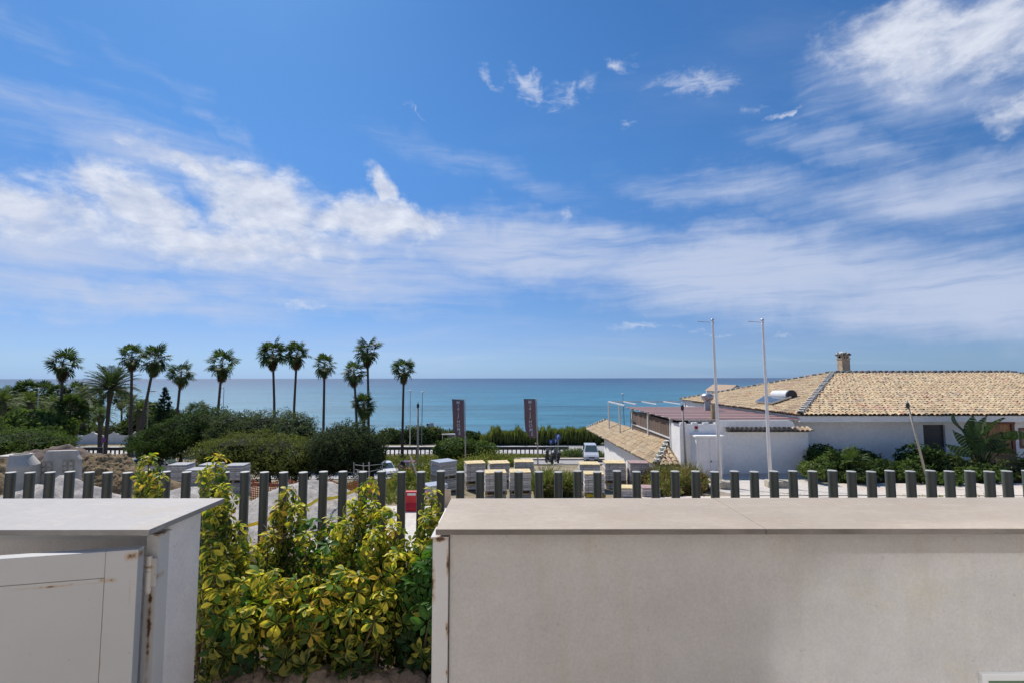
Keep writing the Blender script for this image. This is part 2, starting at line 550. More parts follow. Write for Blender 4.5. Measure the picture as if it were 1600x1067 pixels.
M['concrete'] = plain('concrete', (.54, .50, .44), .9, 0, .18, 3, .25, 25)
M['white_metal'] = plain('white_metal', (.68, .67, .655), .38, 0, .05, 3)
M['pole_white'] = plain('pole_white', (.70, .67, .65), .4, 0, .06, 3)
M['steel'] = plain('steel', (.45, .46, .47), .35, .7, .1, 6)
M['steel_dull'] = plain('steel_dull', (.42, .43, .43), .5, .2, .1, 6)
M['wood_grey'] = plain('wood_grey', (.30, .24, .18), .85, 0, .25, 9)
M['dark'] = plain('dark', (.02, .021, .023), .5, 0, .1, 5)
M['black_plastic'] = plain('black_plastic', (.018, .018, .02), .4, 0, .1, 5)
M['rubber'] = plain('rubber', (.02, .02, .02), .9)
M['tile'] = attrmat('tile', .85, .22, 9.0, .3, 40)
M['mortar'] = plain('mortar', (.66, .64, .60), .9, 0, .15, 10)
M['ridge'] = attrmat('ridge', .8, .2, 10.0, .3, 40)
M['maroon'] = plain('maroon', (.15, .044, .034), .55, 0, .15, 4)
M['awning_pale'] = plain('awning_pale', (.66, .55, .49), .6, 0, .1, 4)
M['door_dark'] = plain('door_dark', (.018, .021, .027), .45, 0, .1, 4)
M['timber'] = attrmat('timber', .65, .3, 5.0)
M['red_plastic'] = plain('red_plastic', (.55, .02, .025), .45, 0, .15, 5)
M['paver'] = attrmat('paver', .9, .15, 14, .2, 60)
M['leaf'] = leafmat('leaf', .28, .75, False, .25, .06)
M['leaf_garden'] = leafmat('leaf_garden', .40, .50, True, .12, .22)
M['palm'] = leafmat('palm', .22, .6, False, .25, .12)
M['bark'] = plain('bark', (.085, .066, .052), .95, 0, .3, 7, .6, 16)
M['stem'] = plain('stem', (.14, .10, .06), .85, 0, .25, 20, .3, 60)
M['grass'] = leafmat('grass', .3, .8, False, .25, .06)
M['banner'] = plain('banner', (.20, .125, .14), .7, 0, .12, 2)
M['print_white'] = plain('print_white', (.72, .70, .70), .6, 0, .03, 3)
M['sign_blue'] = plain('sign_blue', (.02, .10, .45), .4, 0, .04, 3)
M['sign_red'] = plain('sign_red', (.50, .02, .03), .4, 0, .04, 3)
M['tape'] = plain('tape', (.75, .55, .02), .5, 0, .1, 5)
M['orange_net'] = plain('orange_net', (.42, .09, .035), .6, 0, .2, 5)
M['white_cloth'] = plain('white_cloth', (.75, .72, .70), .7, 0, .05, 3)
M['reed_screen'] = attrmat('reed_screen', .9, .3, 12)
M['plastic_green'] = plain('plastic_green', (.12, .20, .12), .5)


def carpaint(name, col):
    t = NT(name); t.b.inputs['Coat Weight'].default_value = .6; t.b.inputs['Coat Roughness'].default_value = .08
    return t.done(t.mix(1.0, col, t.ramp(t.noise(3, 3), [(.3, .95), (.7, 1.03)]), 'MULTIPLY'), .35)


M['car_white'] = carpaint('car_white', (.74, .74, .74))
M['car_silver'] = carpaint('car_silver', (.50, .51, .55))
M['car_red'] = carpaint('car_red', (.45, .02, .035))
t = NT('glass'); M['glass'] = t.done((.03, .045, .05), .05, 0, .8)
t = NT('windscreen'); M['windscreen'] = t.done((.10, .14, .13), .08, 0, 1.0)
t = NT('solar'); M['solar'] = t.done((.02, .035, .06), .12, 0, .7)
t = NT('lamp_glass'); M['lamp_glass'] = t.done((.62, .62, .60), .25)


def mat_rusty(name, spots, base=(.58, .57, .555)):
    """white paint with rust breaking through at given places (object space)"""
    t = NT(name)
    c = t.mix(1.0, base, t.ramp(t.noise(2.0, 6, .6), [(.3, .94), (.7, 1.03)]), 'MULTIPLY')
    c = t.mix(t.math('MULTIPLY', t.ramp(t.noise(60, 3, .5), [(.70, 0), (.73, 1)]), .45), c, (.3, .25, .2))
    n = t.noise(24, 7, .72)
    tot = None
    for (loc, size, amp) in spots:
        s_ = t.math('MULTIPLY', t.spot(loc, size), amp)
        tot = s_ if tot is None else t.math('MAXIMUM', tot, s_)
    if tot is not None:
        a = t.math('ADD', t.math('MULTIPLY', tot, .75), n)
        stain = t.math('MULTIPLY', t.ramp(a, [(.66, 0), (.92, 1)]), t.ramp(tot, [(0, 0), (.12, 1)]))
        c = t.mix(t.math('MULTIPLY', stain, .7), c, (.42, .27, .13))
        core = t.math('MULTIPLY', t.ramp(a, [(.86, 0), (1.0, 1)]), t.ramp(tot, [(0, 0), (.2, 1)]))
        c = t.mix(core, c, (.085, .038, .018))
    t.bump(t.noise(90, 3), .05, .003)
    return t.done(c, .42)


def mat_sea():
    t = NT('sea')
    geo = t.N.new('ShaderNodeNewGeometry')
    sep = t.N.new('ShaderNodeSeparateXYZ'); t.L.new(geo.outputs['Position'], sep.inputs[0])
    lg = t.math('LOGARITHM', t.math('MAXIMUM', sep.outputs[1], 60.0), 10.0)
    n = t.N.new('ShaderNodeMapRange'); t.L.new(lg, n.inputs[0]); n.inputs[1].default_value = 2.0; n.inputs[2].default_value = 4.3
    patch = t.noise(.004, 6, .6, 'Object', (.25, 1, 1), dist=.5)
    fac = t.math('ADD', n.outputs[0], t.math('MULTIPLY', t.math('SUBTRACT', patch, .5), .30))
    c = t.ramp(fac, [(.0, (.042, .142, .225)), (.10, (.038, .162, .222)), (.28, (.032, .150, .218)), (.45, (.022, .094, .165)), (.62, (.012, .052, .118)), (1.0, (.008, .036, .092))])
    str1 = t.noise(.022, 7, .65, 'Object', (.22, 1, 1), dist=.6)
    str2 = t.noise(.11, 6, .65, 'Object', (.25, 1, 1), dist=.6)
    c = t.mix(1.0, c, t.ramp(str1, [(.3, .76), (.7, 1.26)]), 'MULTIPLY')
    c = t.mix(1.0, c, t.ramp(str2, [(.3, .66), (.7, 1.36)]), 'MULTIPLY')
    # white caps close in
    cap = t.ramp(t.noise(.16, 9, .74, 'Object', (.35, 1.2, 1)), [(.655, 0), (.71, 1)])
    c = t.mix(t.math('MULTIPLY', cap, .5), c, (.5, .55, .58))
    w1 = t.noise(.05, 6, .6, 'Object', (.35, 1.0, 1), dist=.4)
    w2 = t.noise(.5, 6, .65, 'Object', (.5, 1.1, 1), dist=.3)
    w3 = t.noise(2.5, 4, .6, 'Object', (.7, 1.1, 1))
    h = t.math('ADD', t.math('ADD', t.math('MULTIPLY', w1, 2.0), t.math('MULTIPLY', w2, .55)), t.math('MULTIPLY', w3, .12))
    t.bump(h, 1.0, 1.0)
    return t.done(c, .30, 0, .14)


M['sea'] = mat_sea()

# ================================================================== SETTING
def sheet(name, mat, x0, x1, y0, y1, dz, nx, ny, rough=0.0, kind='structure'):
    mb = MB()
    mb.grid(lambda u, v: ((lambda x, y: (x, y, G(x, y) + dz + (noise.noise((x * .6, y * .6, 3)) * rough if rough else 0)))(x0 + (x1 - x0) * u, y0 + (y1 - y0) * v)), nx, ny)
    n1 = nx + 1
    ring = [i for i in range(n1)] + [j * n1 + nx for j in range(1, ny + 1)] + [ny * n1 + i for i in range(nx - 1, -1, -1)] + [j * n1 for j in range(ny - 1, 0, -1)]
    b = len(mb.v)
    for i in ring: mb.v.append((mb.v[i][0], mb.v[i][1], mb.v[i][2] - .35))
    for k in range(len(ring)):
        q = (k + 1) % len(ring)
        mb.f.append((ring[q], ring[k], b + k, b + q)); mb.c.append(mb.col); mb.m.append(0)
    o = mb.build(name, mat)
    o['kind'] = kind
    return o


ys = [4.95, 6, 7, 8.2, 9.4, 11, 12.3, 13.5, 15, 17, 18.2, 19.5, 21, 22.5, 24, 26, 28, 30, 33, 36, 40, 44, 48, 52, 56, 60, 65, 70, 77, 84, 90, 95, 100, 105, 112, 125, 140]
xs = [-220, -150, -110, -80, -60, -48, -40] + [-36 + 1.5 * i for i in range(20)] + [-6 + .5 * i for i in range(33)] + [11 + 1.5 * i for i in range(18)] + [40, 50, 65, 90, 130, 200]
mb = MB()
mb.grid(lambda u, v: (lambda x, y: (x, y, G(x, y) + (noise.noise((x * .35, y * .35, 0)) * .07 if 6 < y < 60 else 0)))(xs[round(u * (len(xs) - 1))], ys[round(v * (len(ys) - 1))]), len(xs) - 1, len(ys) - 1)
struct(mb.build('ground', M['terrain'], smooth=True))
mb = MB()
mb.grid(lambda u, v: (-60000 + 120000 * u, 96 + (60000 - 96) * v, -13.2), 1, 1)
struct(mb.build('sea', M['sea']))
# paved strip behind the fence, parking place, road, pavement, beach
sheet('path', M['concrete_pave'], -4.6, 3.5, 5.0, 14.5, .09, 16, 18)
sheet('parking_ground', M['asphalt_pale'], 1.6, 9.5, 42, 60.2, .10, 12, 18)
sheet('pavement', M['sidewalk'], -12, 12.5, 60.3, 62.3, .30, 24, 2)
sheet('parking_lot', M['asphalt_pale'], -26, -8, 49.5, 60, .12, 16, 14)
mb = MB(); mb.grid(lambda u, v: (-46 + 22 * u, 42 + 7.4 * v, G(-46 + 22 * u, 42 + 7.4 * v) + .56 + .1 * (1 - v)), 12, 6)
struct(mb.build('parking_ground', M['asphalt_pale'], smooth=True))
sheet('road', M['road'], -90, 80, 72.5, 81.5, .06, 60, 8)
sheet('beach', M['beach'], -120, 120, 92, 106, .06, 30, 10)
sheet('garden_path', M['sidewalk'], 3.6, 44, 5.6, 17.649, .10, 40, 14)
sheet('garden_path', M['sidewalk'], 13.25, 44, 17.65, 21.2, .12, 36, 8)
sheet('forecourt', M['concrete_pave'], 8.0, 13.2, 17.65, 24.0, .13, 14, 10)
mb = MB(); mb.box(-4.2, 5, -2.2, 2.1, -.3, 0)
struct(mb.build('terrace_floor', M['concrete_pave']))
mb = MB()
mb.grid(lambda u, v: (lambda x, y: (x, y, .13 + .04 * noise.noise((x * 3, y * 3, 1)) - .12 * v))(-6 + 12 * u, 2.1 + 2.55 * v), 60, 14)
struct(mb.build('planting_soil', M['soil'], smooth=True))
# kerb between parking and pavement
mb = MB()
mb.grid(lambda u, v: (-12 + 24.5 * u, 60.2, G(-12 + 24.5 * u, 60.2) + .04 + .26 * v), 20, 1)
struct(mb.build('kerb', M['concrete']))

# unseen front of the terrace's house, added to bounce sunlight onto the near walls
facade_paint = plain('facade_paint', (.54, .50, .455), .9)
hw = MB()
hw.box(-9, 9, -2.6, -2.3, -.3, 7.6)
hw = struct(hw.build('unseen_house_wall', facade_paint))
arch = [(-1.74, 5.3), (1.3, 5.3), (1.3, 6.98), (-1.02, 6.98), (-1.25, 6.93), (-1.50, 6.81), (-1.66, 6.70), (-1.74, 6.58)]
t = NT('coated_glass'); M['coated_glass'] = t.done((.31, .335, .36), .055, 1.0)
pn = MB(); pn.prism(arch, -2.299, -2.285, 'y')  # unseen pane, shaped and mirrored to throw the sun patch on the wall
pn.build('unseen_window_pane', M['coated_glass'], hw)

# ------------------------------------------------------------------ near walls
def plank_mesh(x0, x1, y0, y1, z0, z1):
    mb = MB(); mb.box(x0, x1, y0, y1, z0, z1); return mb


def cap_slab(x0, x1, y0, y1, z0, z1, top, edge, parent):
    """stone slab: honed top, sawn edges coloured darker to stand in for their shade"""
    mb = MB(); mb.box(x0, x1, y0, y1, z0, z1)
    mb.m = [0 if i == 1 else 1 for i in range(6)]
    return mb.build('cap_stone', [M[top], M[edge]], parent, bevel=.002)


M['edge_beige'] = plain('edge_beige', (.20, .175, .15), .9, 0, .25, 7, .3, 60)  # darker edge tone puts the slab's shade into the colour
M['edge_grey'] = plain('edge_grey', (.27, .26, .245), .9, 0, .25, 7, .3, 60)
# right hand wall
w = thing('garden_wall', 'long white rendered wall under a beige stone cap, in front of the paver stacks and villa', 'wall', (0, 1.9, 0))
mb = MB(); mb.box(-.231, 4.2, -.040, .26, 0, 1.041)
mb.build('wall_body', M['plaster'], w, bevel=.004)
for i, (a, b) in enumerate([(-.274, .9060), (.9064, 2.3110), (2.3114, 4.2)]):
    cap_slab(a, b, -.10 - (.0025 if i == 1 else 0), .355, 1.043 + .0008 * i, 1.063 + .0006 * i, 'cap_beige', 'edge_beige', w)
M['frame_rust_r'] = mat_rusty('frame_rust_r', [((-.262, -.05, 1.015), (.05, .06, .02), 1.0), ((-.236, -.055, .93), (.012, .05, .10), .8), ((-.29, -.05, .86), (.02, .05, .12), .75), ((-.236, -.055, .70), (.012, .05, .06), .75), ((-.236, -.055, .55), (.010, .05, .03), .75)])
mb = MB(); mb.box(-.291, -.2335, -.056, .0595, 0, 1.018)
mb.build('door_frame', M['frame_rust_r'], w, bevel=.003)
mb = MB(); mb.box(-.297, -.2325, -.060, .066, 1.0185, 1.0235)
mb.build('frame_cover', M['frame_rust_r'], w)
mb = MB(); mb.box(-.289, -.2335, .0605, .258, 0, 1.040)
mb.build('wall_end', M['plaster_cool'], w, bevel=.003)
# meter box in the wall
mbx = thing('meter_box', 'small white framed meter box low on the rendered wall, cut by the picture edge', 'meter box', (P(1534, 1054, 1.843).x, 1.855, P(1534, 1054, 1.843).z - .448))
mb = MB()
fr = [(0, .55, -.012, .005, .425, .448), (0, .55, -.012, .005, .0, .022), (0, .022, -.012, .005, .0225, .4245), (.528, .55, -.012, .005, .0225, .4245)]
for f in fr:
    mb.box(*f)
mb.build('frame', M['white_metal'], mbx, bevel=.002)
mb = MB(); mb.box(.0225, .5275, -.005, .004, .0225, .4245)
mb.build('lid', M['plastic_green'], mbx)

# left hand cupboard wall
w = thing('cupboard_wall', 'short white wall with grey stone cap and open metal cupboard door, left of the shrubs', 'wall', (0, 1.9, 0))
mb = MB()
mb.box(-1.392, -1.334, .060, .258, 0, 1.041)
mb.build('wall_end', M['plaster_cool'], w, bevel=.004)
mb = MB()
mb.box(-3.6, -1.3925, .225, .258, 0, 1.041)      # back
mb.box(-3.6, -1.3925, .02, .2245, 0, .06)       # bottom
mb.box(-3.6, -3.5, .02, .2245, .0605, 1.041)
mb.build('wall_back', M['plaster_cool'], w)
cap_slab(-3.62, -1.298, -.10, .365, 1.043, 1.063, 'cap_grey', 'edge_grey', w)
M['frame_rust_l'] = mat_rusty('frame_rust_l', [((-1.352, -.01, .74), (.018, .05, .22), .8), ((-1.352, -.01, .66), (.014, .05, .30), .75), ((-1.335, .02, 1.015), (.03, .06, .012), .9), ((-1.34, 0, .86), (.03, .06, .03), .6)])
mb = MB()
mb.box(-1.375, -1.331, 0, .006, 0, 1.012)
mb.box(-1.3365, -1.3305, .0062, .058, 0, 1.012)
mb.build('door_frame', M['frame_rust_l'], w)
mb = MB(); mb.box(-1.39, -1.325, -.006, .064, 1.0125, 1.0175)
mb.build('frame_cover', M['frame_rust_l'], w)
mb = MB(); mb.box(-3.5, -1.392, .075, .10, .975, 1.035)
mb.build('frame_header', M['white_metal'], w)
# the door stands a little open
M['door_rust'] = mat_rusty('door_rust', [((-.018, 0, .976), (.045, .06, .025), .95), ((-.085, 0, .899), (.045, .05, .016), .95), ((-.25, 0, .892), (.22, .05, .007), .72),
                                        ((-.098, 0, .68), (.006, .05, .26), .62), ((-.098, 0, .68), (.008, .05, .02), .85), ((-.2, 0, .894), (.02, .05, .01), .9), ((-.02, 0, .85), (.01, .05, .1), .6)], (.46, .46, .455))
dr = bpy.data.objects.new('door', None); C.objects.link(dr); dr.parent = w
dr.location = (-1.330, -.087, 0); dr.rotation_euler = (0, 0, R(13))
DW = .86
mb = MB()
mb.box(-.100, 0, -.022, .022, .03, .998)
mb.box(-DW, -DW + .10, -.022, .022, .03, .998)
mb.box(-DW + .1003, -.1003, -.022, .022, .908, .998)
mb.box(-DW + .1003, -.1003, -.022, .022, .03, .13)
mb.build('door_rail', M['door_rust'], dr, bevel=.003)
mb = MB(); mb.box(-DW + .102, -.102, -.0185, .012, .132, .906)
mb.build('door_panel', M['door_rust'], dr)
M['hinge_rust'] = mat_rusty('hinge_rust', [((0, 0, .03), (.03, .05, .012), .85), ((0, 0, -.06), (.03, .05, .03), .5), ((0, 0, .07), (.03, .05, .012), .6)], (.66, .62, .56))
mb = MB(); mb.lathe([(.0, -.068), (.008, -.067), (.0105, -.06), (.0105, .012), (.009, .0135), (.0, .0136)], n=14)
mb.lathe([(.0, .0142), (.009, .0143), (.0105, .016), (.0105, .066), (.008, .07), (0, .0702)], n=14)
mb.box(.009, .028, -.003, .003, -.04, .06); mb.box(-.022, -.009, -.002, .004, .018, .064)
h = mb.build('hinge', M['hinge_rust'], w, smooth=False, loc=(-1.350, -.018, .875))
mb = MB(); mb.lathe([(.0, -.068), (.0105, -.06), (.0105, .066), (0, .07)], n=12)
mb.build('hinge', M['hinge_rust'], w, loc=(-1.350, -.018, .22))

# ------------------------------------------------------------------ tube fence
FY = 4.6
mb = MB(); mb.box(-8.5, 9.5, FY - .14, FY + .16, -1.9, -.2)
struct(mb.build('retaining_wall', M['concrete'], bevel=.01))
fence = thing('tube_fence', 'row of upright dark green steel tubes standing behind the walls and shrubs', 'fence', (0, FY, -.2))
pm = MB()
pm.lathe([(.0385, -.02), (.0385, .938), (.0375, .942)], n=20)
post_me = pm.mesh('post', M['green_post'], True)
post_me.set_sharp_from_angle(angle=R(40))
cm = MB(); cm.lathe([(.0395, .9425), (.0395, .9465), (.038, .948)], n=20)
cap_me = cm.mesh('post_cap', M['post_cap'])
k0 = int(math.floor(X(-60, FY) / .18)) - 12; k1 = int(math.ceil(X(1660, FY) / .18)) + 16
for k in range(k0, k1 + 1):
    p = link('post', post_me, fence, (k * .18 + .062 + rnd.uniform(-.004, .004), 0, rnd.uniform(-.006, .004)), (rnd.uniform(-.006, .006), rnd.uniform(-.006, .006), rnd.uniform(0, 6)))
    link('post_cap', cap_me, p)
mb = MB(); mb.box(-8.4, 9.4, -.03, .03, .002, .022)
mb.build('base_rail', M['green_post'], fence)

# ------------------------------------------------------------------ tiled roofs
TC = [(.60, .445, .26), (.57, .42, .245), (.63, .48, .29), (.54, .38, .22), (.60, .455, .28), (.53, .36, .215), (.50, .385, .25), (.61, .46, .275)]


def tiles(mb, O, E, T, inside, pitch=.22, row=.36, rad=.098, odd=.0, length=None, shade=1.0, seed=3, back=True):
    """barrel tiles over the plane through eave O->E and the top point T; inside(s, t) bounds it"""
    rr = random.Random(seed)
    O, E, T = Vector(O), Vector(E), Vector(T)
    u = (E - O).normalized(); L = (E - O).length
    w_ = (T - O) - u * (T - O).dot(u); H = w_.length; w_.normalize()
    n = u.cross(w_)
    if n.z < 0: n = -n
    nc, nr = int(L / pitch), int(H / row) + 1
    N = 5
    for j in range(nr):
        for i in range(nc + 1):
            s_, t_ = (i + .5) * pitch, j * row
            if not inside(s_, t_ + row * .3): continue
            ju, jt = rr.gauss(0, .012), rr.gauss(0, .030)
            big = noise.noise((s_ * .35 + seed, t_ * .35, 1)) + .5 * noise.noise((s_ * 1.1, t_ * 1.1, seed))
            c = Vector(rr.choice(TC)) * rr.uniform(.84, 1.04) * shade
            if big > .25: c = c * (1 - min(.35, (big - .25) * .7)) 
            if rr.random() < .014: c = Vector((.42, .22, .14))
            if rr.random() < .015: c = Vector((.28, .22, .17))
            if noise.noise((s_ * .5 + 9, t_ * .8, seed)) > .42 and rr.random() < .4: c = Vector((.52, .33, .23)) * rr.uniform(.8, 1.1)
            a = O + u * (s_ + ju) + w_ * (t_ - .05 + jt)
            b = a + w_ * (row + .09)
            vs = []
            tw = rr.gauss(0, .02)
            for (p, r_, lift) in ((a, rad * 1.08, .024 + rr.uniform(0, .012)), (b, rad * .86, .022)):
                for k in range(N + 1):
                    an = math.pi * k / N
                    vs.append(p + u * (math.cos(an) * r_ + (tw if p is b else 0)) + n * (math.sin(an) * r_ * .78 + lift - .02))
            fs = [(k, k + 1, N + 2 + k, N + 1 + k) for k in range(N)]
            mb.add(vs, fs, tuple(c))
            if back and j > 0 or back:      # channel tile beside it
                a2 = a + u * pitch * .5; vs = []
                for (p, lift) in ((a2, .028), (a2 + w_ * (row + .05), .006)):
                    for k in range(4):
                        q = -1 + 2 * k / 3
                        vs.append(p + u * q * pitch * .36 + n * (lift + .030 * q * q - .012))
                c2 = Vector(rr.choice(TC)) * rr.uniform(.32, .52) * shade  # channels coloured darker to deepen the shading between tile columns
                mb.add(vs, [(k, k + 1, 5 + k, 4 + k) for k in range(3)], tuple(c2))
    return u, w_, n


rt = MB()
N_ = 6
vs = []
for (yy, r_, lf) in ((0, .125, .03), (.44, .10, 0.0)):
    for k in range(N_ + 1):
        an = math.pi * k / N_
        vs.append((math.cos(an) * r_, yy, math.sin(an) * r_ * .9 + lf))
RIDGE_COLS = [(.10, .125, .11), (.14, .15, .13), (.09, .10, .10), (.17, .17, .14), (.30, .22, .15)]
ridge_meshes = []
for c in RIDGE_COLS:
    rt = MB(); rt.mi = 0
    rt.add(vs, [(k, k + 1, N_ + 2 + k, N_ + 1 + k) for k in range(N_)], c)
    rt.add([(math.cos(math.pi * k / N_) * .118, .005, math.sin(math.pi * k / N_) * .107 + .03) for k in range(N_ + 1)], [tuple(range(N_, -1, -1))], (.03, .03, .03))
    rt.mi = 1
    rt.prism([(-.17, -.06), (.17, -.06), (.13, .10), (-.13, .10)], .30, .42)     # bed of mortar
    ridge_meshes.append(rt.mesh('ridge_tile', [M['ridge'], M['mortar']]))


def ridge_line(a, b, parent, step=.40, sc_=1.0):
    a, b = Vector(a), Vector(b)
    d = b - a; n = int(d.length / step)
    q = d.to_track_quat('Y', 'Z')
    for i in range(n):
        o = link('ridge_tile', rnd.choice(ridge_meshes), parent, a + d * (i / n) + Vector((0, 0, rnd.uniform(-.008, .008))))
        o.rotation_mode = 'QUATERNION'; o.rotation_quaternion = q; o.scale = (sc_, 1.0, sc_)


villa = thing('villa', 'long low white villa with a hipped clay tile roof and brick chimney', 'house', (0, 0, 0))
ZE, ZR = -.22, 1.90
A, B_, A2, B2 = Vector((14.15, 24.4, ZE)), Vector((14.15, 41.6, ZE)), Vector((40.8, 24.4, ZE)), Vector((40.8, 41.6, ZE))
R1, R2 = Vector((21.5, 33, ZR)), Vector((33.3, 33, ZR))
mb = MB(); mb.add([A, A2, R2, R1, B_, B2], [(0, 1, 2, 3), (4, 0, 3), (1, 5, 2), (5, 4, 3, 2)], (.46, .33, .21))
mb.add([A - Vector((0, 0, .06)), A2 - Vector((0, 0, .06)), B2 - Vector((0, 0, .06)), B_ - Vector((0, 0, .06))], [(3, 2, 1, 0)], (.5, .48, .45))
roof = mb.build('roof', M['tile'], villa)
mb = MB()
Hl = math.hypot(8.6, ZR - ZE)
tiles(mb, A, A2, Vector((14.15, 33, ZR)), lambda s_, t_: s_ > t_ * 7.35 / Hl + .02 and s_ < 26.65 - t_ * 7.5 / Hl - .02 and t_ < Hl - .05, seed=3)
o = mb.build('roof_tile', M['tile'], roof); o['kind'] = 'stuff'
mb = MB()
Hs = math.hypot(7.35, ZR - ZE)
tiles(mb, A, B_, Vector((21.5, 24.4, ZR)), lambda s_, t_: s_ > t_ * 8.6 / Hs + .02 and s_ < 17.2 - t_ * 8.6 / Hs - .02 and t_ < Hs - .05, seed=5)
o = mb.build('roof_tile', M['tile'], roof); o['kind'] = 'stuff'
up = Vector((0, 0, .05))
ridge_line(A + up, R1 + up, roof); ridge_line(B_ + up, R1 + up, roof); ridge_line(R2 + up, R1 + up, roof); ridge_line(A2 + up, R2 + up, roof)
# walls
mb = MB()
def wall_front(mb, x0, x1, y, th, z0, z1, holes):
    xs_ = sorted(holes)
    cx = x0
    for (a, b, h0, h1) in xs_:
        mb.box(cx, a, y, y + th, z0, z1)
        mb.box(a + .0005, b - .0005, y, y + th, h1, z1)
        if h0 > z0: mb.box(a + .0005, b - .0005, y, y + th, z0, h0)
        cx = b
    mb.box(cx, x1, y, y + th, z0, z1)
YF = 25.2
dx0, dx1 = X(1441, YF), X(1475, YF)
gx0, gx1 = X(1512, YF), X(1584, YF)
nx0 = X(1591, YF)
wall_front(mb, 14.3, 40.3, YF, .3, -3.4, -.30, [(dx0, dx1, -3.0, P(1458, 664, YF).z), (gx0, gx1, -3.1, -.62), (nx0, nx0 + 1.1, P(1595, 701, YF).z, P(1595, 669, YF).z)])
mb.box(14.3, 14.6, YF + .301, 41.2, -8.0, -.30)
mb.build('wall', M['house_white'], villa)
mb = MB(); mb.box(14.2, 40.6, 24.48, 24.62, -.58, -.27)
mb.build('eaves_beam', M['house_white'], villa, bevel=.01)
mb = MB(); mb.box(14.2, 40.6, 24.63, YF - .003, -.36, -.30)
mb.build('soffit', M['house_white'], villa)
mb = MB(); mb.box(dx0, dx1, YF + .12, YF + .17, -3.0, P(1458, 664, YF).z)
d = mb.build('door', M['door_dark'], villa)
mb = MB(); mb.box(dx0 + .1, dx1 - .1, YF + .105, YF + .1195, -2.85, -2.0); mb.box(dx0 + .1, dx1 - .1, YF + .105, YF + .1195, -1.85, -1.0)
mb.build('door_panel', M['door_dark'], d, bevel=.01)
mb = MB(); mb.lathe([(0, -.05), (.02, -.05), (.02, .05), (0, .05)], (dx1 - .12, YF + .07, -1.95), 8, 'x')
mb.build('handle', M['steel'], d)
gate = bpy.data.objects.new('wooden_gate', None); C.objects.link(gate); gate.parent = villa; gate.location = (gx0, YF, -3.1)
npl = 11; pw = (gx1 - gx0 - .30) / npl
for i in range(npl):
    mb = MB(); c = Vector((.33, .175, .075)) * rnd.uniform(.8, 1.2)
    mb.box(.16 + i * pw + .006, .16 + (i + 1) * pw - .006, .08, .12 + rnd.uniform(0, .01), .02, 2.46, tuple(c))
    mb.build('plank', M['timber'], gate, bevel=.004)
mb = MB(); c = (.20, .075, .05)
mb.box(0, .14, .02, .14, 0, 2.34, c); mb.box(gx1 - gx0 - .14, gx1 - gx0, .02, .14, 0, 2.34, c); mb.box(-.1, gx1 - gx0 + .02, -.02, .14, 2.345, 2.475, c)
mb.build('gate_frame', M['timber'], gate, bevel=.006)
win = bpy.data.objects.new('window', None); C.objects.link(win); win.parent = villa
wz0, wz1 = P(1595, 701, YF).z, P(1595, 669, YF).z
mb = MB(); c = (.20, .085, .05)
mb.box(nx0 - .05, nx0 + .06, YF - .03, YF + .1, wz0, wz1, c); mb.box(nx0 + 1.04, nx0 + 1.15, YF - .03, YF + .1, wz0, wz1, c)
mb.box(nx0 + .0605, nx0 + 1.0395, YF - .03, YF + .1, wz1 - .10, wz1, c); mb.box(nx0 + .0605, nx0 + 1.0395, YF - .03, YF + .1, wz0, wz0 + .10, c); mb.box(nx0 + .5, nx0 + .6, YF - .02, YF + .09, wz0 + .101, wz1 - .101, c)
mb.box(nx0 + .061, nx0 + .499, YF - .015, YF + .08, (wz0 + wz1) / 2 - .05, (wz0 + wz1) / 2 + .05, c)
mb.build('frame', M['timber'], win)
mb = MB(); mb.box(nx0 + .06, nx0 + 1.04, YF + .1005, YF + .11, wz0 + .1, wz1 - .1)
mb.build('pane', M['glass'], win)
# chimney
cx, cy, cz = X(1322, 34.2), 34.2, 1.5
ch = bpy.data.objects.new('chimney', None); C.objects.link(ch); ch.parent = villa; ch.location = (cx, cy, cz)
mb = MB(); c = (.36, .29, .20)
mb.box(-.27, .27, -.27, .27, -.4, 1.38, c)
mb.box(-.31, .31, -.31, .31, 1.38, 1.44, c)
for (a, b) in ((-.25, -.13), (-.06, .06), (.13, .25)):
    mb.box(a, b, -.26, .26, 1.44, 1.60, c); 
mb.box(-.25, .25, -.1, .1, 1.441, 1.599, (.04, .035, .03))
mb.box(-.31, .31, -.31, .31, 1.60, 1.65, c)
mb.build('shaft', M['timber'], ch)
mb = MB()
mb.add([(-.34, -.34, 1.65), (.34, -.34, 1.65), (.34, .34, 1.65), (-.34, .34, 1.65), (0, 0, 1.92)], [(0, 1, 4), (1, 2, 4), (2, 3, 4), (3, 0, 4)], (.3, .28, .25))
mb.build('cap', M['mortar'], ch)
for k in range(4):
    for q in (-.24, -.08, .08, .24):
        a = k * math.pi / 2
        o = link('ridge_tile', ridge_meshes[(k + int(q * 10)) % 4], ch, (math.cos(a) * q - math.sin(a) * -.36, math.sin(a) * q + math.cos(a) * -.36, 1.64), (R(38), 0, a), (.55, .9 - abs(q), .55))

# the roofs behind
back = thing('outbuilding_roof', 'small tiled gable roof peeping over the far hip of the villa', 'roof', (X(1150, 46), 46, 0))
mb = MB(); ph = P(1148, 602.5, 46).z
mb.prism([(-.75, ph - .5), (0, ph), (.75, ph - .5), (.75, -3), (-.75, -3)], -.2, 5, 'y', (.45, .42, .38)) 
mb.build('wall', M['house_white'], back)
mb = MB(); mb.add([(-.9, -.35, ph - .56), (0, -.35, ph + .06), (0, 5, ph + .06), (-.9, 5, ph - .56)], [(0, 1, 2, 3)], (.35, .25, .17)); mb.add([(.9, -.35, ph - .56), (0, -.35, ph + .06), (0, 5, ph + .06), (.9, 5, ph - .56)], [(3, 2, 1, 0)], (.35, .25, .17))
mb.build('roof', M['tile'], back)

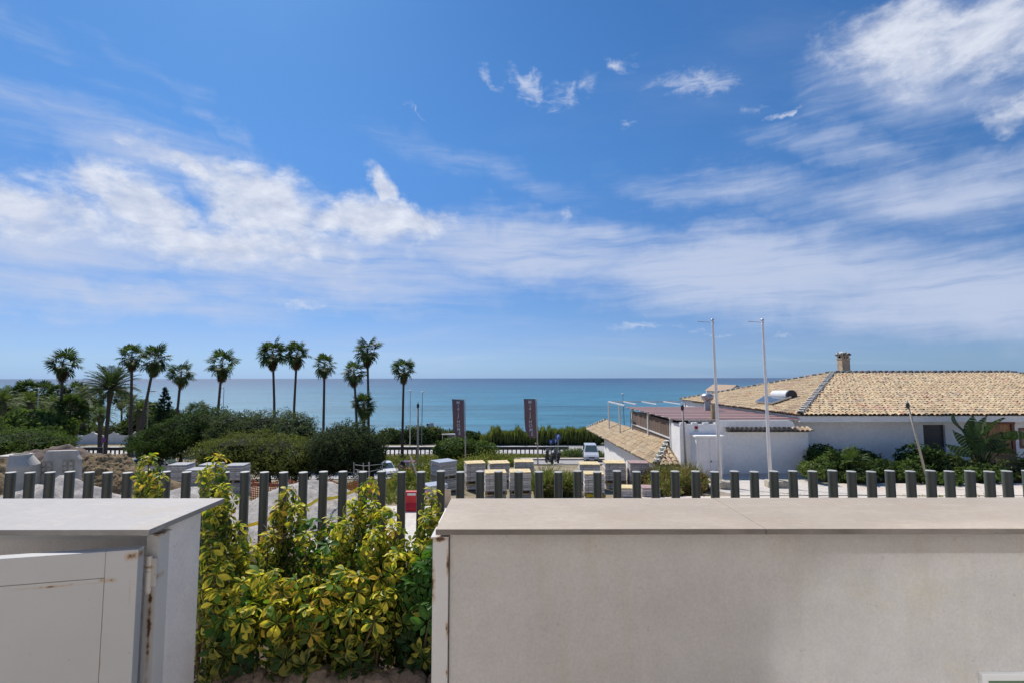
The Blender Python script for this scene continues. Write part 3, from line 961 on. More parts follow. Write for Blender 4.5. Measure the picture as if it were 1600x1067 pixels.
# solar water heater on the left slope
def on_slope(px, py):
    """point where the ray through a photo pixel meets the left roof slope"""
    a, b = P(px, py, 20.0), P(px, py, 40.0)
    k = (ZR - ZE) / 7.35
    f = lambda p: p.z - (ZE + (p.x - 14.15) * k)
    t = f(a) / (f(a) - f(b))
    return a + (b - a) * t
sh = thing('solar_water_heater', 'solar water heater with white tank lying on the left roof slope', 'solar heater')
q = [on_slope(*p) for p in ((1181, 632), (1195, 623.5), (1238, 625), (1206.5, 635))]
nrm = Vector((-(ZR - ZE), 0, 7.35)).normalized()
mb = MB()
lo = [p + nrm * .13 for p in q]; hi = [p + nrm * .21 for p in q]
mb.add(lo + hi, [(0, 1, 2, 3), (7, 6, 5, 4), (0, 4, 5, 1), (1, 5, 6, 2), (2, 6, 7, 3), (3, 7, 4, 0)])
mb.build('panel_frame', M['steel'], sh)
mb = MB(); ctr = sum(q, Vector()) / 4
mb.add([ctr + (p - ctr) * .93 + nrm * .215 for p in q], [(0, 1, 2, 3)])
mb.build('panel_glass', M['solar'], sh)
ta, tb = P(1209, 617.5, 30.6), P(1238, 617.5, 28.6)
mb = MB(); mb.tube([ta, ta + (tb - ta) * .04, tb - (tb - ta) * .1, tb - (tb - ta) * .09], [.20, .29, .29, .28], 20)
mb.build('tank', M['white_metal'], sh, smooth=False)
mb = MB(); mb.tube([tb - (tb - ta) * .10, tb - (tb - ta) * .01, tb], [.295, .295, .24], 20)
mb.build('tank_end', M['black_plastic'], sh)
mb = MB()
for f_ in (.15, .8):
    p = ta + (tb - ta) * f_
    mb.tube([p + Vector((-.2, 0, -.2)), p + Vector((-.35, 0, -.62))], .025, 6); mb.tube([p + Vector((.2, 0, -.2)), p + Vector((.3, 0, -.35))], .025, 6)
mb.tube([tb + Vector((0, -.05, -.2)), tb + Vector((.3, -.2, -.3)), tb + Vector((.1, -1.2, -.42)), tb + Vector((-.9, -2.6, -.62))], .02, 6)
mb.build('bracket', M['steel_dull'], sh)

# ------------------------------------------------------------------ annexe with striped roof
an = thing('annexe', 'flat roofed white annexe with maroon striped roof and brown screens beside the villa', 'building', (0, 0, 0))
YA = 24.0
mb = MB()
mb.box(8.1, 10.25, YA, YA + .3, -3.5, -.62)
mb.box(10.25, 14.29, YA + .001, YA + .3, -3.5, -.78)
mb.box(8.1, 8.4, YA + .301, 25.3, -3.5, -.64)
mb.build('wall', M['house_white'], an)
mb = MB()
for i in range(4):
    mb.box(8.15 + i * .55, 8.42 + i * .55, YA + .02, YA + .28, -.618, -.545)
mb.box(8.7, 10.2, YA + .5, YA + .55, -.60, -.47)
mb.build('parapet_block', M['house_white'], an)
sr = MB(); sr.box(8.0, 14.1, YA + .25, 34.8, -.46, -.415)
sr = sr.build('striped_roof', M['awning_pale'], an)
sm_ = MB(); sm_.box(-.06, 6.12, 0, .86, 0, .006)
slat_me = sm_.mesh('slat', M['maroon'])
for i in range(9):
    link('slat', slat_me, sr, (8.0, YA + .27 + i * 1.17, -.413))
mb = MB(); mb.box(9.95, 13.35, YA - .12, YA - .02, -.745, -.43)
mb.add([(13.35, YA - .12, -.745), (13.62, YA - .12, -.745), (13.5, YA - .12, -.5), (13.35, YA - .12, -.43)], [(0, 1, 2, 3)])
mb.build('fascia', M['house_white'], an)
for d0, d1 in ((25.55, 29.55), (29.75, 33.5)):
    mb = MB(); c = (.165, .115, .085)
    mb.box(8.17, 8.21, d0, d1, -3.4, -.62, c)
    nst = 46
    for i in range(nst):
        yy = d0 + (d1 - d0) * (i + .5) / nst
        cc = Vector(c) * rnd.uniform(.75, 1.3)
        mb.box(8.15, 8.169, yy - .035, yy + .035, -3.4, -.62, tuple(cc))
    mb.build('screen', M['reed_screen'], an)
for yy in (25.45, 29.65, 33.6):
    mb = MB(); mb.box(8.08, 8.22, yy - .07, yy + .07, -3.5, -.47)
    mb.build('screen_post', M['white_metal'], an)
mb = MB(); mb.box(8.10, 8.149, 25.53, 33.5, -1.52, -1.45)
mb.build('screen_rail', M['white_metal'], an)
mb = MB(); mb.box(8.25, 14.2, 25.3, 34.6, -3.5, -.75)
mb.build('inner_wall', M['door_dark'], an)
# tiled ledge along the annexe
ledge = MB(); ledge.add([(10.3, YA - .36, -.93), (14.32, YA - .36, -.93), (14.32, YA, -.79), (10.3, YA, -.79)], [(0, 1, 2, 3)], (.25, .18, .12)); 
ledge.add([(10.3, YA - .36, -.96), (14.32, YA - .36, -.96), (14.32, YA, -.96), (10.3, YA, -.96)], [(3, 2, 1, 0)], (.5, .48, .45))
ledge = ledge.build('tile_ledge', M['tile'], an)
tm = MB(); vs = []
for (yy, r_, zz) in ((-.42, .10, -.93), (-.003, .085, -.79)):
    for k in range(7):
        a = math.pi * k / 6
        vs.append((math.cos(a) * r_, yy, math.sin(a) * r_ * .85 + zz))
tile_mes = []
for c in ((.46, .33, .2), (.36, .25, .16), (.5, .38, .25)):
    tm = MB(); tm.add(vs, [(k, k + 1, 8 + k, 7 + k) for k in range(6)], c); tile_mes.append(tm.mesh('tile', M['tile']))
for i in range(18):
    link('tile', rnd.choice(tile_mes), ledge, (10.42 + i * .225, YA, 0))
# recessed plain door in the annexe wall
x0, x1 = X(1127, YA), X(1151, YA)
mb = MB(); mb.box(x0, x1, YA - .012, YA - .003, -3.05, P(1140, 675, YA).z)
d = mb.build('door', M['house_white'], an)
# double doored cupboard
cb = thing('meter_cupboard', 'white double door cupboard built against the annexe wall behind the flagpole', 'cupboard', (X(1087, 23.3), 23.3, -3.0))
cw = X(1128, 23.3) - X(1087, 23.3); hz = P(1100, 683, 23.3).z + 3.0
mb = MB(); mb.box(0, cw, .03, .695, 0, hz)
mb.build('cabinet', M['house_white'], cb)
mb = MB(); mb.box(-.06, cw + .06, -.05, .695, hz + .001, hz + .07)
mb.build('top_slab', M['house_white'], cb)
for s_ in (0, 1):
    mb = MB(); mb.box(.06 + s_ * (cw / 2 - .05), cw / 2 - .006 + s_ * (cw / 2 - .05), 0, .029, .7, hz - .06)
    mb.box(.06 + s_ * (cw / 2 - .05), cw / 2 - .006 + s_ * (cw / 2 - .05), 0, .029, .06, .69)
    dd = mb.build('door', M['plaster_cool'], cb, bevel=.006)
mb = MB(); mb.box(cw / 2 + .02, cw / 2 + .06, -.03, 0, .68, .76)
mb.build('handle', M['dark'], cb)
# sign on the wall
sg = thing('wall_sign', 'small white sign with red and black emblem on the annexe wall', 'sign', (X(1087, YA), YA - .02, P(1087, 669, YA).z))
mb = MB(); mb.box(-.11, .11, 0, .012, -.16, .14); mb.build('plate', M['print_white'], sg)
mb = MB(); mb.lathe([(.055, -.003), (.055, 0), (.088, 0), (.088, -.003)], (0, 0, .03), 20, 'y'); mb.box(-.09, .09, -.006, -.0005, .07, .11)
mb.build('red_emblem', M['sign_red'], sg)
mb = MB(); mb.box(-.05, .05, -.005, -.0005, .0, .05); mb.box(-.085, .085, -.005, -.0005, -.13, -.105); mb.build('black_mark', M['dark'], sg)
# roof pieces
vp = thing('extractor_cowl', 'round topped steel extractor cowl rising behind the striped roof', 'vent', (X(1106, 31), 31, -.40))
mb = MB(); mb.lathe([(.20, 0), (.20, .55), (.22, .56)], n=16); mb.build('pipe', M['steel_dull'], vp, smooth=False)
mb = MB(); mb.lathe([(.22, .56), (.34, .68), (.38, .86), (.36, .92), (.22, 1.02), (.10, 1.05), (0, 1.06)], n=18); mb.build('cowl', M['steel'], vp, smooth=True)
bp = MB(); bp.box(-.1, .1, -.1, .1, 0, .66, (.30, .22, .13)); bp.box(-.16, .16, -.16, .16, -.12, 0, (.3, .22, .13))
tag(bp.build('roof_vent_post', M['timber'], loc=(X(1114, 24.6), 24.55, -.375)), 'short square tan post on the front edge of the striped roof', 'vent')

# white steel pergola
pg = thing('pergola', 'open white steel pergola frame beyond the striped roof, against the sea', 'pergola', (0, 0, 0))
for (x, y) in ((7.6, 38.9), (7.6, 35.0), (13.6, 38.9)):
    mb = MB(); mb.box(x - .05, x + .05, y - .05, y + .05, -8.0, -.285); mb.build('post', M['white_metal'], pg)
mb = MB(); mb.box(7.55, 14.2, 38.85, 38.95, -.284, -.20); mb.build('beam', M['white_metal'], pg)
mb = MB(); mb.box(7.55, 7.65, 33.4, 38.849, -.284, -.20); mb.build('beam', M['white_metal'], pg)
for x in (8.75, 10.2, 11.9):
    mb = MB(); mb.box(x - .045, x + .045, 34.9, 38.849, -.28, -.21); mb.build('rafter', M['white_metal'], pg)

# lean-to roof
lt = thing('lean_to', 'low lean-to with a mossy hipped clay tile roof left of the annexe', 'building', (0, 0, 0))
E0, E1, T0, T1 = Vector((6.86, 24.0, -2.56)), Vector((6.86, 46.0, -3.05)), Vector((8.12, 26.0, -1.76)), Vector((8.12, 43.4, -2.08))
E2 = Vector((8.12, 24.0, -2.56))
mb = MB(); mb.add([E0, E1, T1, T0, E2], [(1, 0, 3, 2), (0, 4, 3)], (.3, .21, .14))
dn = Vector((0, 0, -.10)); mb.add([E0 + dn, E1 + dn, T1 + dn, T0 + dn, E2 + dn], [(0, 1, 2, 3), (0, 3, 4)], (.4, .38, .35))
mb.add([E0, E1, E1 + dn, E0 + dn], [(0, 1, 2, 3)], (.45, .42, .38))
ltr = mb.build('roof', M['tile'], lt)
mb = MB()
uu = (E1 - E0).normalized(); LL = (E1 - E0).length
ww = (T0 - E0) - uu * (T0 - E0).dot(uu); HH = ww.length
s0 = (T0 - E0).dot(uu); s1 = (T1 - E0).dot(uu)
tiles(mb, E0, E1, T0, lambda s_, t_: s_ > s0 * t_ / HH and s_ < LL - (LL - s1) * t_ / HH and t_ < HH, pitch=.235, row=.33, rad=.105, shade=.86, seed=11)
tiles(mb, E0, E2, Vector((6.86, 26, -1.76)), lambda s_, t_: s_ > t_ * 1.26 / 2.154 and s_ < 1.26, pitch=.235, row=.33, rad=.105, shade=.80, seed=12)
o = mb.build('roof_tile', M['tile'], ltr); o['kind'] = 'stuff'
ridge_line(E0 + up, T0 + up, ltr, .36, .95); ridge_line(E1 + up, T1 + up, ltr, .36, .95)
mb = MB()
for i in range(14):
    ya, yb = 24.6 + i, 25.6 + i
    mb.add([(7.15, ya, -7.5), (7.15, yb, -7.5), (7.15, yb, -2.66 - .022 * (yb - 24)), (7.15, ya, -2.66 - .022 * (ya - 24))], [(0, 1, 2, 3)])
mb.add([(7.15, 38.6, -7.5), (8.1, 38.6, -7.5), (8.1, 38.6, -2.1), (7.15, 38.6, -2.98)], [(0, 1, 2, 3)])
mb.add([(7.15, 24.6, -4), (8.1, 24.6, -4), (8.1, 24.6, -2.4), (7.15, 24.6, -2.6)], [(0, 1, 2, 3)])
mb.build('wall', M['house_white'], lt)

# ================================================================== PALMS AND TREES
def fan_frond(seed, dead=False):
    """one fan palm leaf: stalk plus a pleated fan of stiff segments, pointing along +X"""
    r = random.Random(seed); mb = MB()
    base = (.115, .080, .042) if dead else (.060, .092, .026)
    sl = .30 if dead else .82
    mb.tube([(0, 0, 0), (sl * .5, 0, .04), (sl, 0, .0)], [.03, .022, .014], 4, False, (.13, .12, .06) if not dead else (.11, .08, .05))
    n = 15
    for i in range(n):
        a = R(-112 + 224 * i / (n - 1)) + r.gauss(0, .03)
        ln = (.98 - .22 * abs(a) / 1.9) * r.uniform(.92, 1.06)
        ca, sa = math.cos(a), math.sin(a)
        wd = .078
        px_, py_ = -sa * wd, ca * wd
        st = Vector((sl, 0, 0))
        mid = st + Vector((ca * ln * .6, sa * ln * .6, -.02 + .05 * (i % 2)))
        tip = st + Vector((ca * ln, sa * ln, -.10 - .16 * r.random()))
        k = r.uniform(.75, 1.3)
        c = tuple(v * k for v in base)
        o1 = Vector((px_, py_, 0))
        mb.add([st, mid + o1, mid - o1, tip], [(0, 2, 1), (2, 3, 1)], c)
    return mb.mesh('frond', M['palm'])


FAN = [fan_frond(i) for i in range(4)]
DEAD = [fan_frond(20 + i, True) for i in range(2)]


def trunk_mesh(pts, radii, n=9):
    mb = MB(); mb.tube(pts, radii, n); return mb


def fan_palm(label, base, top, cr, group, nf=42, dead=22, rad=.17, lean=.0, skirt=1.0):
    """base, top: world points of trunk foot and crown heart; cr: crown radius"""
    base, top = Vector(base), Vector(top)
    t = thing('fan_palm', label, 'palm tree', base, 0, group)
    d = top - base
    bend = Vector((-d.x * .25 + lean, 0, 0))
    pts = [d * f + bend * math.sin(f * math.pi) * .6 for f in (0, .06, .2, .4, .6, .8, .95, 1.0)]
    mb = trunk_mesh(pts, [rad * 1.9, rad * 1.35, rad * 1.1, rad, rad * .9, rad * .85, rad * .9, rad * .5])
    mb.build('trunk', M['bark'], t, smooth=True)
    s = cr / 1.62
    for i in range(nf):
        f = (i + .5) / nf
        el = math.asin(max(-.9, min(.99, 0.97 - 1.86 * f))) + R(rnd.gauss(0, 8)); az = i * 2.39996 + rnd.gauss(0, .2)
        roll = rnd.gauss(0, .45)
        q = Matrix.Rotation(az, 3, 'Z') @ Matrix.Rotation(-el, 3, 'Y') @ Matrix.Rotation(roll, 3, 'X')
        link('frond', FAN[i % 4], t, d + Vector((0, 0, .25 * s * (1 - f))), q.to_euler(), s * rnd.uniform(.85, 1.1))
    for i in range(dead):
        f = (i + .5) / max(1, dead)
        el = R(-66 - 20 * f + rnd.gauss(0, 5)); az = i * 2.39996 + rnd.gauss(0, .3)
        q = Matrix.Rotation(az, 3, 'Z') @ Matrix.Rotation(-el, 3, 'Y') @ Matrix.Rotation(rnd.gauss(0, .3), 3, 'X')
        link('dead_frond', DEAD[i % 2], t, d + Vector((0, 0, -.15 - 1.0 * s * skirt * f)), q.to_euler(), s * rnd.uniform(.55, .78))
    return t


def feather_frond(seed, ln=3.2, droop=1.5, npair=22, wid=.06, leaf=.62, col=(.065, .095, .035)):
    r = random.Random(seed); mb = MB()
    def pt(f): return Vector((ln * f * (1 - .18 * f * f), 0, ln * .10 * f - droop * f * f * .62))
    mb.tube([pt(f / 6) for f in range(7)], [.045, .035, .03, .024, .018, .012, .006], 4, False, (.14, .14, .07))
    for i in range(npair):
        f = .14 + .85 * i / npair
        p = pt(f); tg = (pt(min(1, f + .02)) - p).normalized()
        L_ = leaf * (math.sin(math.pi * (.12 + .80 * f)) ** .6) * r.uniform(.85, 1.1)
        for sd in (-1, 1):
            di = (tg * .75 + Vector((0, sd * .85, .28 + r.gauss(0, .12)))).normalized()
            w = tg * wid * .6
            k = r.uniform(.7, 1.4)
            e = p + di * L_ + Vector((0, 0, -.10 * L_))
            mb.add([p - w, p + w, e + w * .15, p + di * L_ * .5 + w * 1.3], [(0, 1, 3), (0, 3, 2)], tuple(v * k for v in col))
    return mb.mesh('frond', M['palm'])


FEATHER = [feather_frond(i) for i in range(3)]
FEATHER_GREEN = [feather_frond(40 + i, 3.0, 1.9, 20, .07, .6, (.125, .165, .05)) for i in range(3)]


def date_palm(label, base, top, cr, group, nf=46, rad=.26, meshes=None, cat='palm tree', name='date_palm'):
    base, top = Vector(base), Vector(top); d = top - base
    t = thing(name, label, cat, base, 0, group)
    mb = MB(); mb.tube([d * f + Vector((math.sin(f * 3.1) * -.12, 0, 0)) for f in (0, .2, .5, .8, .97, 1.03)], [rad * 1.3, rad, rad * .95, rad, rad * 1.7, rad * .7], 10)
    mb.build('trunk', M['bark'], t, smooth=True)
    s = cr / 3.0; ms = meshes or FEATHER
    for i in range(nf):
        f = (i + .5) / nf
        el = R(80 - 108 * f + rnd.gauss(0, 6)); az = i * 2.39996 + rnd.gauss(0, .15)
        q = Matrix.Rotation(az, 3, 'Z') @ Matrix.Rotation(-el, 3, 'Y') @ Matrix.Rotation(rnd.gauss(0, .2), 3, 'X')
        link('frond', ms[i % 3], t, d + Vector((0, 0, .1 * s)), q.to_euler(), s * rnd.uniform(.85, 1.08))
    return t


def on_ground(px, d, dz=0.0):
    x = X(px, d)
    return Vector((x, d, G(x, d) + dz))


# (crown px, crown py, foot px, depth, crown radius, label)
PALMS = [
    (98, 567, 96, 62, 2.0, 'tall fan palm at the far left with a drooping brown skirt, behind the concrete block', 40, 30),
    (206, 556, 206, 60, 1.75, 'straight tall fan palm standing just left of the leaning one', 36, 12),
    (242, 560, 217, 58, 1.85, 'fan palm whose long trunk leans to the right, near the white cars', 40, 18),
    (283, 582, 274, 64, 1.75, 'shorter fan palm with open crown between the leaning palm and the bushes', 32, 10),
    (347, 568, 338, 62, 2.0, 'fan palm with ragged sparse crown and one hanging dead frond, over the bushes', 30, 16),
    (426, 551, 431, 66, 2.1, 'left palm of the close pair above the middle of the big bushes', 44, 26),
    (464, 552, 458, 66, 1.95, 'right palm of the close pair above the middle of the big bushes', 42, 26),
    (507, 569, 506, 64, 1.75, 'lone fan palm with bright open crown above the edge of the dark round bush', 36, 10),
    (574, 546, 577, 66, 2.05, 'tallest fan palm rising behind the dark round bush', 40, 22),
    (553, 581, 560, 64, 1.75, 'lower fan palm leaning against the tallest one behind the dark round bush', 36, 20),
    (631, 576, 629, 67, 1.85, 'lone fan palm with bare trunk nearest the banners, against the sea', 38, 16),
]
for (cx_, cy_, fx, d, cr, lab, nf, dead) in PALMS:
    fan_palm(lab, on_ground(fx, d, -.2), P(cx_, cy_ + 2, d), cr, 'tall fan palms along the shore', int(nf * .64), dead, .17)
fan_palm('short bushy fan palm at the foot of the tall pair behind the round bush', on_ground(570, 65, -.2), P(568, 634, 65), 1.75, 'low palms along the shore', 40, 34, .24)
fan_palm('squat fan palm with a broad hanging thatch beside the scalloped wall', on_ground(112, 63, -.2), P(112, 640, 63), 2.25, 'low palms along the shore', 46, 60, .55, 0, 2.0)
date_palm('date palm with a wide arching crown in front of the scalloped wall', on_ground(168, 61, -.2), P(173, 608, 61), 3.8, 'date palms', 66, .21)
LOW = [(4, 628, 64, 2.6, 'low feathery palm at the left picture edge'), (46, 630, 74, 2.9, 'feathery palm beside the left lamp post, above the round hedge'),
       (84, 634, 80, 2.6, 'green feathery palm just left of the tall left fan palm'), (130, 616, 88, 2.5, 'palm half hidden behind the squat thatched palm'),
       (158, 650, 74, 2.6, 'low silvery palm under the date palm, over the scalloped wall'), (205, 632, 84, 2.5, 'palm behind the straight tall fan palm'), (218, 640, 76, 2.3, 'palm in the gap between the straight and leaning fan palms')]
for i, (px_, py_, d, cr, lab) in enumerate(LOW):
    date_palm(lab, on_ground(px_ + 2, d, -.2), P(px_, py_, d), cr, 'low palms in the garden by the sea', 40, .3, FEATHER_GREEN)
FARP = [(42, 609, 98, 2.3, 'small fan palm crown against the sea beside the far left lamp'), (68, 612, 98, 2.4, 'small fan palm crown just right of the far left lamp'), (90, 614, 96, 2.2, 'small fan palm crown behind the trunk of the left tall palm'), (120, 612, 98, 2.3, 'small fan palm against the sea, right of the left tall palm'),
        (190, 622, 95, 2.0, 'small fan palm beyond the date palm, its trunk against the sea'), (148, 620, 95, 2.1, 'small fan palm showing left of the date palm crown'), (308, 643, 74, 1.9, 'small pale fan palm peeping over the left bush'), (24, 617, 96, 2.2, 'small fan palm crown near the left picture edge')]
for (px_, py_, d, cr, lab) in FARP:
    fan_palm(lab, on_ground(px_ + 1, d, -.2), P(px_, py_, d), cr, 'distant palms by the shore', 30, 10, .18)


def leaf_cloud(blobs, n, size, cols, seed, asp=1.8, shell=.55, mb=None, upbias=.25, wob=.35):
    """leaf quads spread through lumpy volumes; blobs = (centre, radii, weight)"""
    r = random.Random(seed); mb = mb or MB()
    tot = sum(b[2] for b in blobs)
    for (c, rad, w) in blobs:
        c = Vector(c)
        for _ in range(int(n * w / tot)):
            v = Vector((r.gauss(0, 1), r.gauss(0, 1), r.gauss(0, 1))).normalized()
            k = r.random() ** (1 / 3) if r.random() > shell else r.uniform(.86, 1.06)
            lump = 1 + wob * noise.noise(v * 1.9 + c * .7) + wob * .7 * noise.noise(v * 4.7 + c)
            p = c + Vector((v.x * rad[0], v.y * rad[1], v.z * rad[2])) * k * lump
            nrm_ = (v * .8 + Vector((r.gauss(0, .6), r.gauss(0, .6), r.gauss(0, .6) + upbias))).normalized()
            a = nrm_.cross(Vector((r.gauss(0, 1), r.gauss(0, 1), r.gauss(0, 1)))).normalized(); b = nrm_.cross(a)
            s = size * r.uniform(.6, 1.35)
            a = a * s * asp * .5; b = b * s * .5
            g = r.choice(cols); q = r.uniform(.72, 1.3) * (1 + .25 * noise.noise(p * .8))
            mb.add([p - a, p + b * .8, p + a, p - b * .8], [(0, 1, 2, 3)], (g[0] * q, g[1] * q, g[2] * q))
    return mb


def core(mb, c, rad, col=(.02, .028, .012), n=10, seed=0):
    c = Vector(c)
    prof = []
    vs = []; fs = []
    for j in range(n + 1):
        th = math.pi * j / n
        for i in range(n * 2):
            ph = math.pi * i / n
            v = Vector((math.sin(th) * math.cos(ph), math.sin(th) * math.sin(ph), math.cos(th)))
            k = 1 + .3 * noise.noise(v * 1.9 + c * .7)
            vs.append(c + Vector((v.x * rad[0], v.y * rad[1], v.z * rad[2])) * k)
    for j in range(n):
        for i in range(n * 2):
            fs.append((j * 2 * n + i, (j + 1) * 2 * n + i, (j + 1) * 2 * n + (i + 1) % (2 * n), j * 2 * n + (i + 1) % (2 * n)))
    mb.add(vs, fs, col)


DKG = [(.045, .075, .022), (.060, .095, .028), (.078, .115, .036)]
OLV = [(.075, .105, .036), (.10, .13, .045), (.12, .145, .055)]
OLV2 = [(.085, .112, .052), (.11, .135, .068), (.06, .085, .038), (.135, .155, .085)]
BRT = [(.095, .14, .036), (.12, .165, .05), (.07, .11, .03)]
GREY = [(.085, .11, .065), (.11, .13, .08), (.06, .085, .045)]
YEL = [(.135, .15, .042), (.16, .17, .052), (.10, .125, .034)]


def bush(name, label, cat, blobs, n, size, cols, seed, group=None, stems=4, inner=.72, asp=1.8, shell=.6, wob=.35, base=None):
    c0 = Vector(blobs[0][0]); 
    zb = G(c0.x, c0.y) if base is None else base
    b0 = Vector((c0.x, c0.y, zb))
    t = thing(name, label, cat, b0, 0, group)
    loc = [(Vector(c) - b0, r_, (w if len(b) > 2 else 1)) for b in blobs for (c, r_, w) in [b if len(b) > 2 else (b[0], b[1], b[1][0] * b[1][2])]]
    mb = MB()
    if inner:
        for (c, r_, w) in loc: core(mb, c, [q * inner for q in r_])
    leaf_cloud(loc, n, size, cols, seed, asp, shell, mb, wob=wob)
    mb.build('crown', M['leaf'], t)
    r = random.Random(seed)
    for i in range(stems):
        c, r_, w = loc[i % len(loc)]
        f = Vector((c.x + r.uniform(-.3, .3) * r_[0], c.y + r.uniform(-.2, .2) * r_[1], -.2))
        mb = MB(); mb.tube([f, (f + c) / 2 + Vector((r.uniform(-.1, .1), 0, 0)), c], [.09 * r_[2] ** .5, .07 * r_[2] ** .5, .03], 6)
        mb.build('stem', M['bark'], t)
    return t


def BL(px, py, d, rx, ry, rz, w=None):
    """a lump of foliage centred at photo pixel (px, py), depth d, half sizes in pixels across/up and metres deep"""
    k = d / F
    return (P(px, py, d), (rx * k, ry, rz * k), w if w else rx * rz)


# great rounded shrubs in the middle
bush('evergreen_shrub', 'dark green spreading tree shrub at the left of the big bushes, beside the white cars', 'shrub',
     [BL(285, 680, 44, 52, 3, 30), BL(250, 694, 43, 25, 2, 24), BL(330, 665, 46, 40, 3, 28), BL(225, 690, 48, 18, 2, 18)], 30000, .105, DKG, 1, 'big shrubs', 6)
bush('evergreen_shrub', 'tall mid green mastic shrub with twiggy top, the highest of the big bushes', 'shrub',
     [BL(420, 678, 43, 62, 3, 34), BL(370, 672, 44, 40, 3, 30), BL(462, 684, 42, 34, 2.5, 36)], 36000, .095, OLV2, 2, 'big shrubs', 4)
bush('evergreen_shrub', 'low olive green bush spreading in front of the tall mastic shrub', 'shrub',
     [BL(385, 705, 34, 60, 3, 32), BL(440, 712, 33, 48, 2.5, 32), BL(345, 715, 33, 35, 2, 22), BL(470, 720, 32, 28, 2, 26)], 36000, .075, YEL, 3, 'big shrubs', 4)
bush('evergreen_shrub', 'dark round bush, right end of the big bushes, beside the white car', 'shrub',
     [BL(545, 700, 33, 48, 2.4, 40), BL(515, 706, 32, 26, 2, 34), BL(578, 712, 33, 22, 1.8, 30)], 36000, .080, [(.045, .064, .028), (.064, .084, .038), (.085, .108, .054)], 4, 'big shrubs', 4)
# twigs that stand above the big bushes
bush('hedge', 'clipped bright green rounded hedge at the left picture edge', 'hedge', [BL(20, 690, 38, 60, 3, 20), BL(70, 692, 38, 24, 2.4, 14), BL(-50, 684, 38, 50, 3, 26)], 24000, .09, BRT, 5, None, 3)
bush('leafy_shrub', 'bright leafy bush behind the rounded hedge at left', 'shrub', [BL(48, 660, 58, 40, 3, 20), BL(80, 668, 57, 24, 3, 16)], 5000, .28, BRT, 6)
bush('leafy_shrub', 'dark shade tree mass behind the palms at far left', 'shrub', [BL(20, 640, 92, 60, 4, 22), BL(90, 645, 92, 60, 4, 24)], 5000, .4, DKG, 7, None, 3)
bush('garden_hedge', 'dark hedge overhanging the scalloped wall below the date palm', 'hedge', [BL(130, 676, 89, 22, 2.4, 16), BL(165, 678, 89, 24, 2, 14), BL(205, 672, 89, 26, 2.4, 18), BL(240, 670, 89, 20, 2, 20)], 8000, .3, OLV, 8)
bush('leafy_shrub', 'dark broad tree behind the leaning palm trunk', 'tree', [BL(228, 645, 92, 22, 3, 18), BL(262, 650, 92, 20, 3, 12)], 3500, .35, DKG, 9)
# conifer
cf = thing('conifer', 'dark cone shaped conifer against the sea right of the leaning palm', 'tree', on_ground(256, 82))
hb = cf.location.z; tz = P(257, 603, 82).z
mb = MB(); mb.tube([(0, 0, -.2), (0, 0, (tz - hb) * .95)], [.22, .04], 8); mb.build('trunk', M['bark'], cf)
mb = MB(); r_ = random.Random(5)
H_ = tz - hb
for j in range(26):
    f = j / 26; zz = H_ * (.30 + .70 * f); ra = 1.75 * (1 - f) ** .8 + .1
    for i in range(int(14 * (1 - f)) + 5):
        a = r_.uniform(0, 6.28); 
        for k in range(9):
            q = r_.uniform(.35, 1.0) * ra * (1 + .15 * math.sin(j * 2.1))
            p = Vector((math.cos(a) * q, math.sin(a) * q, zz + r_.gauss(0, .06) + .12 * q))
            s_ = .16
            mb.add([p + Vector((r_.gauss(0, s_), r_.gauss(0, s_), r_.gauss(0, s_ * .6))) for _ in range(3)], [(0, 1, 2)], tuple(v * r_.uniform(.6, 1.2) for v in (.022, .045, .022)))
mb.build('crown', M['leaf'], cf)

# the low coastal hedge beyond the road
HED = [(612, 684, 86, 28, 14, OLV, 'low olive shrub by the shore right of the dark round bush'), (655, 682, 86, 30, 16, OLV, 'shrub behind the two thin lamp posts on the shore'),
       (684, 683, 87, 22, 14, YEL, 'yellowish rounded shrub beneath the white flag'), (735, 684, 90, 18, 10, DKG, 'small dark shrub beneath the white parasol')]
for i, (px_, py_, d, rx, rz, cols, lab) in enumerate(HED):
    bush('coastal_shrub', lab, 'shrub', [BL(px_, py_, d, rx, 1.6, rz)], 2600, .28, cols, 30 + i, 'shrubs along the shore', 2)


def reed_bed(name, label, px0, px1, d, top, seed, cols, n=2600):
    """tall feathery cane hedge"""
    r = random.Random(seed)
    a, b = X(px0, d), X(px1, d)
    zb = G((a + b) / 2, d) - .2
    t = thing(name, label, 'hedge', ((a + b) / 2, d, zb), 0, 'cane hedges along the shore')
    mb = MB()
    hw_ = (b - a) / 2
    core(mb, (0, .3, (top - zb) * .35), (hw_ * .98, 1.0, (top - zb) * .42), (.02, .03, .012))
    for i in range(n):
        x = r.uniform(-hw_, hw_); y = r.gauss(0, .55)
        h = (top - zb) * (.80 + .42 * noise.noise((x * .55, seed, 0)) + .30 * noise.noise((x * 1.9, seed, 3)) + r.gauss(0, .09)) * (1 - .3 * max(0, abs(x) / hw_ - .85) / .15)
        z0 = h * r.uniform(.1, .75); an = r.uniform(0, 6.28)
        lx, ly = math.cos(an), math.sin(an)
        g = r.choice(cols); q = r.uniform(.7, 1.35)
        c = (g[0] * q, g[1] * q, g[2] * q)
        p0 = Vector((x, y, z0)); p1 = Vector((x + lx * .16, y + ly * .16, (z0 + h) / 2 + .1)); p2 = Vector((x + lx * .42, y + ly * .42, h))
        w = Vector((-ly, lx, 0)) * .055
        mb.add([p0 - w * .6, p0 + w * .6, p1 + w, p1 - w, p2], [(0, 1, 2, 3), (3, 2, 4)], c)
    mb.build('canes', M['leaf'], t)
    return t


